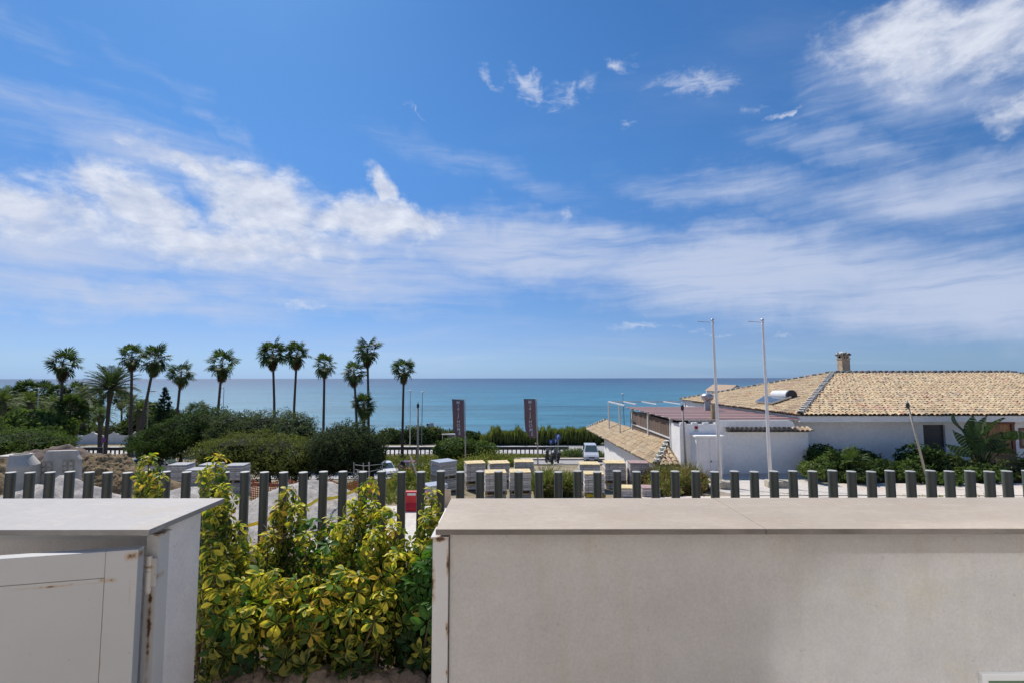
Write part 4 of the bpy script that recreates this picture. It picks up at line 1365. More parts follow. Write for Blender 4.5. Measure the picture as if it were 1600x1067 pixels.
reed_bed('cane_hedge', 'tall feathery cane hedge between the two banners beside the beach', 752, 850, 84, P(800, 668, 84).z, 3, [(.17, .20, .06), (.21, .23, .08), (.12, .16, .045)], 5200)
reed_bed('cane_hedge', 'tall green cane hedge behind the parking sign and van', 838, 960, 84, P(900, 665, 84).z, 4, [(.14, .18, .05), (.17, .20, .06), (.20, .22, .08)], 6000)
reed_bed('cane_hedge', 'small cane clump behind the bus shelter', 688, 716, 88, P(700, 671, 88).z, 5, YEL, 900)
bush('roadside_shrub', 'broad feathery green shrub at the foot of the left banner pole', 'shrub', [BL(715, 699, 62, 34, 2, 16), BL(750, 702, 62, 26, 2, 13), BL(700, 704, 61, 22, 2, 11)], 9000, .17, BRT, 40, None, 3)


# ------------------------------------------------------------------ grass and weeds
def weeds(name, spots, cols, n, h, seed, flowers=0, fcol=(.75, .62, .08), wid=.014, fsize=.035, base=0.0):
    """blades rising from the ground over elliptical patches (x, y, rx, ry)"""
    r = random.Random(seed); mb = MB()
    tot = sum(s[2] * s[3] for s in spots)
    for s in spots:
        k_ = s[2] * s[3] / tot
        for _ in range(int(n * k_)):
            a = r.uniform(0, 6.28); q = r.random() ** .5
            x, y = s[0] + math.cos(a) * q * s[2], s[1] + math.sin(a) * q * s[3]
            if noise.noise((x * 1.3, y * 1.3, seed)) < -.28: continue
            z = G(x, y) - .03 + base
            hh = h * (s[4] if len(s) > 4 else 1) * r.uniform(.45, 1.15) * (1 - .45 * q * q)
            lx, ly = r.gauss(0, .28), r.gauss(0, .28)
            w = Vector((math.cos(a * 7), math.sin(a * 7), 0)) * wid * r.uniform(.7, 1.6)
            p0 = Vector((x, y, z)); p1 = p0 + Vector((lx * hh * .4, ly * hh * .4, hh * .6)); p2 = p0 + Vector((lx * hh, ly * hh, hh))
            g = r.choice(cols); u = r.uniform(.75, 1.3)
            mb.add([p0 - w, p0 + w, p1 + w, p1 - w, p2], [(0, 1, 2, 3), (3, 2, 4)], (g[0] * u, g[1] * u, g[2] * u))
            if flowers and r.random() < flowers:
                f = fsize; mb.add([p2 + Vector((-f, 0, 0)), p2 + Vector((0, -f * .6, -f * .4)), p2 + Vector((f, 0, 0)), p2 + Vector((0, f * .6, f))], [(0, 1, 2, 3)], fcol)
            elif r.random() < .45:
                side = Vector((-w.y, w.x, 0)).normalized() * .10 * h
                for sg_ in (-1, 1):
                    mb.add([p1, p1 + side * sg_ + Vector((0, 0, .05 * h)), p1 + side * sg_ * 1.9 + Vector((0, 0, .02)), p1 + side * sg_ + Vector((0, 0, -.02 * h))], [(0, 1, 2, 3)], (g[0] * u, g[1] * u * 1.05, g[2] * u))
    o = mb.build(name, M['grass'])
    o['kind'] = 'stuff'
    return o


DRY = [(.26, .22, .11), (.20, .19, .08), (.15, .17, .055), (.32, .27, .15)]
GRN = [(.11, .15, .04), (.15, .18, .05), (.19, .20, .07), (.08, .12, .03)]
RED = [(.24, .16, .08), (.28, .20, .11), (.18, .15, .06), (.30, .24, .13)]
def pd(px, d): return (X(px, d), d)
tag(weeds('roadside_grass', [(X(650, 66), 66.5, 9, 3.4), (X(780, 66), 66, 8, 3.6), (X(870, 65), 65.5, 6, 2.6), (X(600, 64), 63, 8, 3)], DRY + GRN, 15000, .75, 1, .03, (.7, .65, .2), .03, .06), 'dry grass bank along the coast road', 'grass')
tag(weeds('flowering_weeds', [(X(655, 27), 27, 1.5, 2.0, 1.1), (X(690, 30), 31, 3.0, 3.0, 1.0), (X(740, 33), 34, 3.2, 2.5), (X(665, 23), 23.2, .9, 1.4, 1.2), (X(640, 20.5), 20.5, .8, 1.0, .9)], GRN + DRY[1:3], 13000, 1.15, 2, .16, (.78, .62, .12), .016, .034), 'tall weeds with small yellow flowers behind the grey paver pallets', 'weeds')
tag(weeds('tall_weeds', [(X(850, 18.5), 18.6, .38, .8, 1.1), (X(876, 19.5), 19.6, .55, .9, .8), (X(890, 21), 21.5, .35, .9, .5)], GRN + DRY[:2], 5200, 1.2, 3, .05, (.7, .6, .2), .014), 'green weeds growing between the two groups of paver pallets', 'weeds')
tag(weeds('dry_weeds', [(X(1050, 20), 20, 1.05, 1.2, 1.05), (X(1078, 20.5), 20.6, .55, .9, 1.05), (X(1022, 20), 20.2, .6, .9, 1.0), (X(1035, 18), 18.0, .5, .6, .7)], RED + GRN[:2], 5200, 1.12, 4, .05, (.75, .7, .35), .012, .025), 'dry reddish weeds in front of the lean-to and the annexe corner', 'weeds')
tag(weeds('scrub_grass', [(X(610, 17), 17.5, 1.0, 2.0, .8), (X(600, 22), 24, 2.0, 3, .9), (X(655, 16), 16.4, .5, .7, 1.2), (X(560, 22), 24, 2.0, 2.0, .8)], GRN + DRY, 6500, .55, 5, .05, (.7, .65, .3), .012), 'thin grass beside the red barrier', 'grass')
tag(weeds('flat_weeds', [(X(1100, 17.3), 17.4, 1.2, .4, .6), (X(1230, 18), 18, .8, .3), (X(1500, 17.2), 17.3, 3.0, .25), (X(905, 16.5), 16.4, .6, .5, .6)], GRN + DRY, 2200, .22, 6, .06, (.7, .65, .3), .01), 'patches of low weeds along the pavement edge', 'weeds')

# ------------------------------------------------------------------ villa garden
GS = [(1300, 716, 22.4, 18, 11, BRT, 'light leafy shrub between the flagpole and the small fan palm', .10), (1268, 728, 21.6, 10, 12, [(.16, .2, .07), (.12, .17, .04)], 'pale variegated shrub at the left end of the villa bed', .08),
      (1372, 724, 22.6, 26, 12, DKG, 'low dark shrub in the middle of the villa bed', .09), (1442, 712, 23.2, 34, 22, DKG, 'big dark shrub in front of the dark villa door', .12), (1420, 730, 21.8, 22, 14, BRT, 'small bright shrub at the foot of the leaning lamp', .09),
      (1486, 722, 22.8, 26, 16, OLV, 'shrub right of the dark door, under the broad leaved plant', .10), (1535, 732, 21.8, 32, 12, BRT, 'low bright shrub beneath the broad leaved plant', .09), (1592, 728, 22.2, 20, 15, OLV, 'shrub at the right picture edge by the agave', .10),
      (1640, 722, 22.6, 30, 20, DKG, 'shrub just beyond the right picture edge', .12), (1335, 735, 21.5, 20, 8, OLV, 'low shrub in front of the small fan palm', .08), (1285, 704, 23.8, 22, 14, DKG, 'dark shrub against the villa wall behind the small fan palm', .10),
      (1345, 712, 24.0, 26, 14, DKG, 'dark shrub against the wall right of the small fan palm', .10), (1470, 742, 21.2, 30, 8, BRT, 'low edging shrub along the pavement, right of the leaning lamp', .07)]
for i, (px_, py_, d, rx, rz, cols, lab, sz) in enumerate(GS):
    bush('garden_shrub', lab, 'shrub', [BL(px_, py_ + 6, d, rx * .95, .8, rz * .98), BL(px_ + rx * .5, py_ + rz * .5, d - .2, rx * .6, .6, rz * .8), BL(px_ - rx * .5, py_ + rz * .6, d - .1, rx * .6, .6, rz * .7)], 2200, sz, cols, 60 + i, 'shrubs in the villa bed', 3, .6, 1.9, .5, .5)
fan_palm('small stemless fan palm in the villa bed', on_ground(1322, 22.0, 0), P(1322, 733, 22.0), 1.0, None, 30, 4, .12)
date_palm('spiky grey green agave like plant near the right picture edge', on_ground(1583, 22.0, 0), P(1582, 727, 22.0), .80, None, 46, .12, [feather_frond(60 + i, 2.9, .9, 5, .16, .25, (.13, .16, .10)) for i in range(3)], 'agave', 'agave')
# broad leaved plant (strelitzia)
sp = thing('bird_of_paradise', 'dark broad leaved plant with upright paddle leaves before the wooden gate', 'plant', on_ground(1528, 22.6))
b0 = sp.location
def paddle(w=.30, ln=1.2, seed=0):
    r = random.Random(seed); mb = MB(); n = 9
    for sd in (-1, 1):
        for i in range(n):
            f0, f1 = i / n, (i + 1) / n - .012
            g = lambda f: math.sin(math.pi * min(1, .08 + .92 * f) ** .8) * w
            z = lambda f: -.35 * f * f
            k = r.uniform(.8, 1.25)
            mb.add([(ln * f0, 0, z(f0)), (ln * f1, 0, z(f1)), (ln * f1, sd * g(f1), z(f1) + .10), (ln * f0, sd * g(f0), z(f0) + .10)], [(0, 1, 2, 3)], (.035 * k, .062 * k, .022 * k))
    return mb.mesh('leaf', M['palm'])
PAD = [paddle(seed=i) for i in range(3)]
tips = [(1532, 668, .15, 78), (1543, 690, -.1, 55), (1518, 676, .1, 80), (1500, 668, .1, 150), (1510, 692, -.2, 140), (1552, 700, -.2, 25), (1560, 688, .2, 30), (1580, 682, .1, 12), (1506, 706, -.3, 165), (1530, 700, -.4, 60), (1545, 672, .3, 62), (1524, 690, -.4, 105), (1565, 705, -.3, 5)]
for i, (px_, py_, dy, ang) in enumerate(tips):
    q = P(px_, py_, 22.6 + dy) - b0
    mid = q * .5 + Vector((0, 0, .2)); mid.x *= .7
    mb = MB(); mb.tube([(rnd.uniform(-.1, .1), rnd.uniform(-.1, .1), 0), mid, q], [.04, .03, .016], 6, False, (.04, .06, .025))
    st = mb.build('leaf_stalk', M['palm'], sp)
    e = Matrix.Rotation(rnd.uniform(-.5, .5), 3, 'Z') @ Matrix.Rotation(R(-ang), 3, 'Y') @ Matrix.Rotation(rnd.uniform(.4, 1.3) * rnd.choice((-1, 1)), 3, 'X')
    link('leaf', PAD[i % 3], st, q - e @ Vector((.35, 0, 0)), e.to_euler(), rnd.uniform(.75, 1.0))

# ================================================================== THE PLANTED GAP: variegated umbrella shrubs
def umbrella_leaf(seed, nl=8, green=False):
    """a whorl of leaflets on one stalk; each yellow leaflet carries a ragged green flame along its midrib"""
    r = random.Random(seed)
    V, Fc, Cc = [], [], []
    st = Vector((0, 0, .078))
    tb = MB(); tb.tube([(0, 0, 0), st * .6 + Vector((.004, 0, 0)), st], [.0022, .0018, .0016], 4, False)
    V += tb.v; Fc += tb.f; Cc += [(.20, .22, .06)] * len(tb.v)
    for i in range(nl):
        a = 2 * math.pi * i / nl + r.gauss(0, .14)
        ln = r.uniform(.052, .080); w = ln * r.uniform(.19, .25)
        drop = r.uniform(-.55, .75)
        u = Vector((math.cos(a), math.sin(a), -drop * .6)).normalized(); v = Vector((-math.sin(a), math.cos(a), r.gauss(0, .2))).normalized(); n = u.cross(v)
        if n.z < 0: n = -n
        curl = r.uniform(.10, .45)
        rows = (0, .14, .34, .56, .76, .91, 1.0); cols = (-1, -.5, 0, .5, 1)
        b0 = len(V)
        plain_ = r.random(); reach = r.uniform(.6, 1.0); k_ = r.uniform(.82, 1.15)
        for f in rows:
            ww = w * 1.08 * max(.05, math.sin(math.pi * (.03 + .90 * f ** 1.35))) if f > 0 else .0012
            for s_ in cols:
                V.append(tuple(st + u * (.012 + ln * f) + v * (s_ * ww) + n * (-curl * .06 * f * f + .30 * abs(s_) * ww)))
                g = 1.0 if (abs(s_) < .75 and f < reach * (1 - .5 * abs(s_)) + r.uniform(-.12, .12)) else 0.0
                if plain_ < .16: g = 0.0
                if plain_ > .86: g = 1.0
                if green: g = 1.0
                y_, q_ = Vector((.58, .485, .085)), Vector((.085, .15, .03) if not green else (.045, .11, .028))
                c = y_.lerp(q_, g) * k_ * r.uniform(.92, 1.08)
                Cc.append(tuple(c))
        for j in range(len(rows) - 1):
            for k in range(4):
                Fc.append((b0 + j * 5 + k, b0 + j * 5 + k + 1, b0 + (j + 1) * 5 + k + 1, b0 + (j + 1) * 5 + k))
    me = bpy.data.meshes.new('leaf'); me.from_pydata(V, [], Fc); me.materials.append(M['leaf_garden'])
    at = me.attributes.new('col', 'FLOAT_COLOR', 'POINT')
    flat = []
    for c in Cc: flat.extend((c[0], c[1], c[2], 1.0))
    at.data.foreach_set('color', flat)
    me.polygons.foreach_set('use_smooth', [True] * len(me.polygons)); me.update()
    return me


ULEAF = [umbrella_leaf(i, 6 + i % 4) for i in range(9)]
UGREEN = [umbrella_leaf(30 + i, 8, True) for i in range(3)]


def umbrella_shrub(label, stems, seed, greenish=0.0):
    """stems: (tip px, tip py, depth, foot px offset)"""
    r = random.Random(seed)
    fx = sum(s[0] for s in stems) / len(stems); fd = sum(s[2] for s in stems) / len(stems)
    base = Vector((P(fx, 900, fd).x, fd, .08))
    t = thing('umbrella_shrub', label, 'shrub', base, 0, 'variegated umbrella shrubs in the planted gap')
    for (px_, py_, d, lowf) in stems:
        tip = P(px_, py_, d) - base
        foot = Vector((tip.x * .45 + r.uniform(-.08, .08), tip.y * .5, 0))
        n = 7
        pts = []
        for i in range(n + 1):
            f = i / n
            pts.append(foot.lerp(tip, f) + Vector((math.sin(f * 5 + px_) * .018, math.cos(f * 4 + py_) * .018, 0)))
        mb = MB(); mb.tube(pts, [.011 - .0075 * i / n for i in range(n + 1)], 6)
        mb.build('stem', M['stem'], t, smooth=True)
        L_ = (tip - foot).length
        nl = int(L_ * (1 - lowf) / (.0205 if py_ < 875 else .0265)) + 4
        for i in range(nl):
            f = 1 - (1 - lowf) * (i / nl) ** 1.3
            k = f * n; a = min(n - 1, int(k)); p = pts[a].lerp(pts[a + 1], k - a)
            az = i * 2.39996 + r.gauss(0, .3)
            el = R(max(-12, 66 - 62 * min(1, i / 5) + r.gauss(0, 14)))
            q = Matrix.Rotation(az, 3, 'Z') @ Matrix.Rotation(math.pi / 2 - el, 3, 'Y') @ Matrix.Rotation(r.gauss(0, .4), 3, 'Z')
            if i > 3: q = Matrix.Rotation(r.uniform(0, .45), 3, 'X') @ q
            g = r.random() < greenish
            me = r.choice(UGREEN if g else ULEAF)
            s_ = r.uniform(.70, 1.08) * (.70 if py_ < 875 else .82)
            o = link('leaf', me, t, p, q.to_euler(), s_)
            y = max(0.0, 1 - i / 9.0)       # young tip growth is yellower; lower leaves coloured darker for the shade inside
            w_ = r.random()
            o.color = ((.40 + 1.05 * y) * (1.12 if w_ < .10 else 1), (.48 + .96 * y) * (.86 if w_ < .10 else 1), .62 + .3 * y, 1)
    return t


S = umbrella_shrub
S('yellow tipped shrub with a tall sprig leaning on the cap of the left cupboard wall', [(338, 726, 2.75, .30), (352, 770, 2.55, .15), (330, 800, 2.5, .15), (372, 830, 2.6, .1), (345, 860, 2.45, .1), (318, 745, 3.0, .3)], 1)
S('single yellow sprig showing above the cap of the left cupboard wall', [(234, 722, 3.1, .35), (222, 745, 3.2, .4), (246, 752, 3.0, .4)], 2)
S('shrub with brown seed heads in front of the gravel heap', [(412, 850, 2.75, .15), (432, 838, 2.9, .12), (395, 865, 2.6, .1), (452, 775, 3.0, .30), (440, 800, 2.95, .2), (466, 800, 2.9, .22)], 3)
S('green leafed shrub in the middle of the gap, lower than its neighbours', [(490, 828, 2.8, .12), (512, 822, 2.85, .12), (478, 850, 2.6, .1), (530, 852, 2.6, .1), (500, 870, 2.45, .1)], 4, .55)
S('tallest bright yellow shrub in front of the steel tubes, left of the red barrier', [(568, 764, 2.9, .2), (550, 790, 2.85, .15), (585, 800, 2.75, .15), (540, 830, 2.6, .1), (575, 850, 2.5, .1)], 5)
S('dense yellow shrub just left of the slim sprig beside the right wall', [(604, 812, 2.7, .12), (622, 830, 2.6, .1), (590, 840, 2.55, .1), (636, 858, 2.6, .1), (612, 880, 2.45, .1)], 6)
S('slim yellow sprig close beside the right garden wall', [(678, 782, 2.75, .2), (668, 812, 2.65, .15), (684, 845, 2.6, .1), (660, 862, 2.55, .1)], 7)
S('glossy green shrub low beside the right garden wall', [(672, 890, 2.42, .1), (655, 905, 2.38, .1), (684, 880, 2.5, .1), (640, 925, 2.36, .1), (668, 960, 2.3, .35)], 8, .85)
S('shrub low in the gap beside the left cupboard wall', [(345, 900, 2.35, .1), (368, 925, 2.32, .1), (335, 940, 2.28, .1), (392, 915, 2.38, .1), (355, 965, 2.25, .35), (390, 970, 2.24, .35)], 9, .12)
S('shrub low in the middle of the gap with pale drooping leaves', [(425, 905, 2.4, .1), (452, 925, 2.35, .1), (482, 915, 2.4, .1), (440, 960, 2.28, .35), (475, 965, 2.27, .35), (505, 930, 2.33, .1)], 10, .08)
S('shrub low in the gap in front of the tallest yellow shrub', [(535, 905, 2.4, .1), (560, 920, 2.36, .1), (590, 915, 2.4, .1), (545, 965, 2.28, .35), (580, 970, 2.27, .35), (610, 940, 2.33, .1), (520, 960, 2.3, .1)], 11, .10)
S('shadowed shrub filling the back of the gap behind the others', [(360, 870, 3.3, .1), (410, 905, 3.2, .1), (470, 905, 3.3, .1), (525, 915, 3.2, .1), (575, 905, 3.3, .1), (630, 915, 3.2, .1), (665, 900, 3.3, .1), (440, 945, 3.0, .1), (555, 950, 3.0, .1)], 12, .6)
# dry flower heads
dh = thing('seed_head', 'brown twiggy dried flower head on the shrub before the gravel heap', 'flower head', P(432, 840, 2.8))
mb = MB(); r_ = random.Random(3)
for i in range(42):
    v = Vector((r_.gauss(0, .055), r_.gauss(0, .04), abs(r_.gauss(.02, .03))))
    mb.tube([(0, 0, -.05), v * .5, v], [.0022, .0015, .001], 4, False, (.16, .10, .05))
    mb.lathe([(0, -.004), (.0045, 0), (0, .005)], v, 5, 'z', (.20, .11, .05))
mb.build('twigs', M['timber'], dh)
# rocks edging the bed
rb = thing('rock_border', 'row of rough brown stones edging the planting at the foot of the shrubs', 'stones', (-.8, 2.25, .1))
def rock_mesh(seed):
    r = random.Random(seed); mb = MB(); vs = []; fs = []; n = 8
    for j in range(n + 1):
        th = math.pi * j / n
        for i in range(n * 2):
            ph = math.pi * i / n
            v = Vector((math.sin(th) * math.cos(ph), math.sin(th) * math.sin(ph), math.cos(th)))
            k = 1 + .35 * noise.noise(v * 1.4 + Vector((seed * 3.1, 0, 0))) + .12 * noise.noise(v * 4 + Vector((seed, 2, 0)))
            vs.append((v.x * .085 * k, v.y * .06 * k, max(-.03, v.z * .05 * k)))
    for j in range(n):
        for i in range(2 * n):
            fs.append((j * 2 * n + i, (j + 1) * 2 * n + i, (j + 1) * 2 * n + (i + 1) % (2 * n), j * 2 * n + (i + 1) % (2 * n)))
    mb.add(vs, fs); return mb.mesh('rock', M['dirt_rock'])
t = NT('dirt_rock'); n_ = t.noise(14, 6, .65); t.bump(t.noise(45, 5, .7), .9, .02)
M['dirt_rock'] = t.done(t.ramp(n_, [(.3, (.13, .095, .07)), (.6, (.25, .19, .145)), (.8, (.34, .28, .22))]), .95)
RK = [rock_mesh(i) for i in range(5)]
for i in range(36):
    link('rock', RK[i % 5], rb, (-.50 + i * .030 + rnd.uniform(-.02, .02), (-.10, -.03, .04)[i % 3] + rnd.uniform(-.02, .02), (.045, .095, .145)[i % 3] + rnd.uniform(0, .02)), (rnd.uniform(-.2, .2), rnd.uniform(-.2, .2), rnd.uniform(0, 6)), rnd.uniform(.85, 1.3))

# ================================================================== BUILDING SITE
def heap(name, label, cat, px0, px1, d, top_py, depth, mat, seed, rough=.10, power=1.25, fine=.03, nu=56, nv=36, peak=.5):
    """a spill of loose material: profile between two picture columns, at a real depth"""
    a, b = X(px0, d), X(px1, d)
    zt = P((px0 + px1) / 2, top_py, d).z
    cx_ = (a + b) / 2; hw_ = (b - a) / 2
    H = zt - G(cx_, d)
    mb = MB()
    def fn(u, v):
        uu, vv = 2 * u - 1, 2 * v - 1
        x = cx_ + hw_ * uu; y = d + depth * vv
        pu = uu - (2 * peak - 1)
        pu = pu / (1 + (2 * peak - 1)) if pu < 0 else pu / (1 - (2 * peak - 1))
        r = min(1.0, math.hypot(pu, vv))
        h = (1 - r ** power) 
        h = max(0, h) * (1 + rough * 2.2 * noise.noise((x * .9 + seed, y * .9, seed)) + rough * noise.noise((x * 2.7, y * 2.7, seed)))
        z = G(x, y) - .08 + H * h + (fine * noise.noise((x * 4, y * 4, seed)) + fine * .7 * noise.noise((x * 9, y * 9, seed)) + fine * .5 * noise.noise((x * 19, y * 19, seed))) * min(1, h * 5)
        return (x, y, z)
    mb.grid(fn, nu, nv)
    o = mb.build(name, mat, smooth=True)
    tag(o, label, cat)
    return o


heap('gravel_heap', 'pale grey gravel heap seen through the gap between the tubes', 'gravel', 335, 640, 12.2, 742, 2.6, M['gravel'], 3, .07, 1.2, .02, 120, 70, .48)
heap('gravel_heap', 'low spread of white gravel left of the gap in front of the grey paver stacks', 'gravel', 190, 430, 13.6, 752, 2.0, M['gravel'], 5, .12, 1.3, .02, 90, 44)
heap('sand_heap', 'pale sand and rubble heap below the concrete block', 'sand', -40, 235, 13.2, 741, 1.8, M['gravel'], 7, .16, 1.4, .015, 90, 44, .52)
heap('dirt_heap', 'steep brown soil heap right of the carved concrete block', 'soil', 92, 262, 20.5, 696, 2.2, M['dirt'], 8, .13, 1.15, .09, 170, 110, .42)
heap('dirt_heap', 'long low dark brown soil bank behind the concrete pieces', 'soil', -60, 225, 28, 698, 3.4, M['dirt_dark'], 9, .10, 2.2, .05, 80, 30, .60)
heap('dirt_heap', 'light rubble heap at the left picture edge behind the concrete cone', 'soil', -70, 40, 21, 708, 2.0, M['dirt'], 10, .2, 1.3, .06, 50, 36)
heap('dirt_heap', 'low reddish soil patch before the left paver stacks', 'soil', 200, 330, 17.4, 742, 1.2, M['dirt'], 12, .2, 1.3, .04, 50, 30)

# precast concrete pieces
d = 17.4; k = d / F
cb_ = thing('concrete_block', 'grey precast concrete block with stepped shoulders and two four leaf hollows', 'concrete block', (X(58, d), d, G(X(90, d), d) - .05))
o0 = cb_.location
def lp(px_, py_): q = P(px_, py_, d) - o0; return (q.x, q.z)
prof = [lp(56, 765), lp(58, 722), lp(67, 715), lp(71, 703), lp(116, 702), lp(119, 710), lp(123, 716), lp(122, 765)]
mb = MB(); mb.prism(prof, 0, .15, 'y'); mb.build('block', M['concrete'], cb_, bevel=.02)
for (px_, py_) in ((73, 728), (107, 726)):
    for ax in (-1, 1):
        for az_ in (-1, 1):
            q = lp(px_ + ax * 4.2, py_ + az_ * 4.2)
            s_ = .070
            mb = MB()
            pts = [(q[0] + ax * s_ * .95, q[1] + az_ * s_ * .95), (q[0] - ax * s_ * .4, q[1] + az_ * s_), (q[0] - ax * s_, q[1] - az_ * s_ * .2), (q[0] - ax * s_ * .2, q[1] - az_ * s_), (q[0] + ax * s_, q[1] - az_ * s_ * .4)]
            mb.prism(pts, -.045, -.0135, 'y')
            mb.build('relief_leaf', M['concrete'], cb_, bevel=.008)
    mb = MB(); a, b = lp(px_ - 10, py_ + 10), lp(px_ + 10, py_ - 10)
    mb.box(a[0], b[0], -.013, -.0005, a[1], b[1])
    mb.build('relief_panel', M['concrete_warm'], cb_, bevel=.004)
d = 16.6; k = d / F
cc_ = thing('manhole_cone', 'grey precast concrete manhole cone tapering to one side', 'concrete cone', (X(20, d), d + .5, G(X(30, d), d) - .02))
o0 = cc_.location
zc = [P(30, y_, d).z - o0.z for y_ in (775, 744, 728, 714, 711)]
mb = MB(); vs = []; fs = []; n = 28
for (z_, r_, ox) in ((zc[0], .44, 0), (zc[1], .44, 0), (zc[2], .43, -.01), (zc[3], .30, -.12), (zc[4], .29, -.12)):
    for i in range(n):
        a = 2 * math.pi * i / n; vs.append((ox + r_ * math.cos(a), r_ * math.sin(a), z_))
for j in range(4):
    for i in range(n): fs.append((j * n + i, j * n + (i + 1) % n, (j + 1) * n + (i + 1) % n, (j + 1) * n + i))
mb.add(vs, fs)
tp = [(-.12 + .22 * math.cos(2 * math.pi * i / n), .22 * math.sin(2 * math.pi * i / n), zc[4]) for i in range(n)]
mb.add(vs[-n:] + tp, [(i, (i + 1) % n, n + (i + 1) % n, n + i) for i in range(n)])
mb.add(tp + [(p[0], p[1], zc[4] - .3) for p in tp], [(i, (i + 1) % n, n + (i + 1) % n, n + i) for i in range(n)] + [tuple(range(n, 2 * n))])
mb.build('cone', M['concrete'], cc_, bevel=.0)
mb = MB(); q = P(24, 709, d + .9); mb.box(q.x - .42, q.x + .42, q.y - .3, q.y + .3, q.z - .05, q.z); 
o = mb.build('concrete_slab', M['concrete']); o.rotation_euler = (0, 0, 0); tag(o, 'flat grey concrete slab lying on top of the manhole cone', 'concrete slab')

# ------------------------------------------------------------------ pallets of pavers
CREAM, GREYC, PINK, LIL = (.68, .54, .30), (.36, .35, .345), (.36, .27, .255), (.40, .375, .37)
def paver_layer_mesh(wx, wy, h, c, nx, ny, seed):
    r = random.Random(seed); mb = MB()
    for i in range(nx):
        for j in range(ny):
            if 0 < i < nx - 1 and 0 < j < ny - 1 and seed >= 0 and not seed % 10 == 9: continue
            q = r.uniform(.86, 1.1); jx, jy = r.gauss(0, .004), r.gauss(0, .004)
            x0_, y0_ = -wx / 2 + i * wx / nx + jx, -wy / 2 + j * wy / ny + jy
            mb.box(x0_ + .003, x0_ + wx / nx - .003, y0_ + .003, y0_ + wy / ny - .003,   .001, h - (.012 if h > .07 else .003), (c[0] * q, c[1] * q, c[2] * q))
    return mb.mesh('paver_layer', M['paver'])


LW, LD, LH = .98, .88, .082
side_c = (.40, .385, .38)
LAY = {}
for key, c in (('cream', (.60, .565, .53)), ('grey', (.58, .56, .54)), ('pink', (.52, .47, .46))):
    LAY[key] = [paver_layer_mesh(LW, LD, LH, tuple(v * q for v in c), 5, 4, 10 + i) for i, q in enumerate((1.0, .82, 1.12))]
TOP = {'cream': paver_layer_mesh(LW, LD, .045, CREAM, 5, 4, 19), 'grey': paver_layer_mesh(LW, LD, .06, (.40, .40, .405), 5, 4, 29), 'pink': paver_layer_mesh(LW, LD, .045, (.40, .27, .255), 5, 4, 39)}
pmb = MB()
for i in range(5): pmb.box(-.5, .5, -.45 + i * .2, -.35 + i * .2, .10, .122)
for i in range(3): pmb.box(-.5 + i * .45, -.4 + i * .45, -.45, .45, .0, .0995)
PALLET_ME = pmb.mesh('pallet', M['wood_grey'])
smb = MB()
for x_ in (-.22, .22): smb.box(x_ - .008, x_ + .008, -LD / 2 - .004, LD / 2 + .004, .0, .004)


def paver_load(label, pos, kind, layers, rotz=0.0, sc_=1.0, wrap=False, strap=None, group='pallet loads of pavers'):
    t = thing('paver_pallet', label, 'paver pallet', pos, rotz, group)
    t.scale = (sc_, sc_, 1)
    link('pallet', PALLET_ME, t)
    z = .124
    for i in range(layers):
        link('paver_layer', LAY[kind][i % 3], t, (rnd.gauss(0, .006), rnd.gauss(0, .006), z), (0, 0, rnd.gauss(0, .004))); z += LH
    link('paver_layer', TOP[kind], t, (0, 0, z)); z += .06 if kind == 'grey' else .045
    if wrap:
        mb = MB(); mb.box(-LW / 2 - .012, LW / 2 + .012, -LD / 2 - .012, LD / 2 + .012, z - .10, z + .006)
        mb.build('plastic_hood', M['hood'], t)
    if strap:
        mb = MB(); mb.box(-LW / 2 - .010, LW / 2 + .010, -LD / 2 - .010, LD / 2 + .010, .30, .40)
        mb.build('strap', M['tape'], t)
    return z


t = NT('hood'); M['hood'] = t.done((.42, .43, .46), .25, 0, .6)
def load_h(kind, layers): return .124 + layers * LH + (.06 if kind == 'grey' else .045)


def stack(px, py_top, d, width_px, kind, lu, ll, lab_u, lab_l, rotz=0.0, wrap=False, strap=False, front=True):
    """two pallet loads, one on the other; top edge seen at py_top"""
    x, y = X(px, d), d
    sc_ = width_px * d / F / (LW * math.cos(rotz) + LD * abs(math.sin(rotz)) + LD * abs(X(px, d) / d) * math.cos(rotz))
    zt = P(px, py_top, d - LD / 2 * sc_).z
    zu = zt - load_h(kind, lu)
    paver_load(lab_u, (x, y + .0, zu), kind, lu, rotz, sc_, wrap)
    if ll is not None:
        g = G(x, y)
        n_ = max(2, int(round((zu - g - .124 - .045) / LH)))
        paver_load(lab_l, (x + rnd.uniform(-.04, .04), y + .03, zu - load_h(kind, n_) - .001), kind, n_, rotz + rnd.uniform(-.03, .03), sc_, False, strap)


stack(694, 721, 20.2, 44, 'grey', 6, 1, 'upper grey paver pallet with plastic hood, standing corner on, beside the yellow weeds', 'lower grey pallet under the plastic hooded one', R(38), True)
stack(742, 723, 20.6, 37, 'cream', 8, 1, 'upper cream topped pallet just right of the grey hooded stack', 'lower pallet beneath the cream one right of the grey hooded stack', R(14))
stack(779, 723, 21.6, 36, 'cream', 8, 1, 'cream topped pallet in the back row under the gap between the banners', 'lower pallet in the middle of the back row', R(10))
stack(818, 721, 22.4, 31, 'cream', 7, 1, 'cream topped pallet at the right end of the back row, below the right banner', 'lower pallet at the right end of the back row', R(2))
stack(774, 738, 17.6, 36, 'cream', 7, 1, 'nearer cream topped pallet on the left of the front pair', 'lower pallet under the left one of the front pair', R(6))
stack(812, 737, 17.8, 34, 'cream', 7, 1, 'nearer cream topped pallet on the right of the front pair', 'lower pallet under the right one of the front pair', R(3))
stack(919, 725, 20.6, 36, 'cream', 8, 1, 'cream topped pallet in front of the parked van', 'lower pallet below the one in front of the van', R(-2))
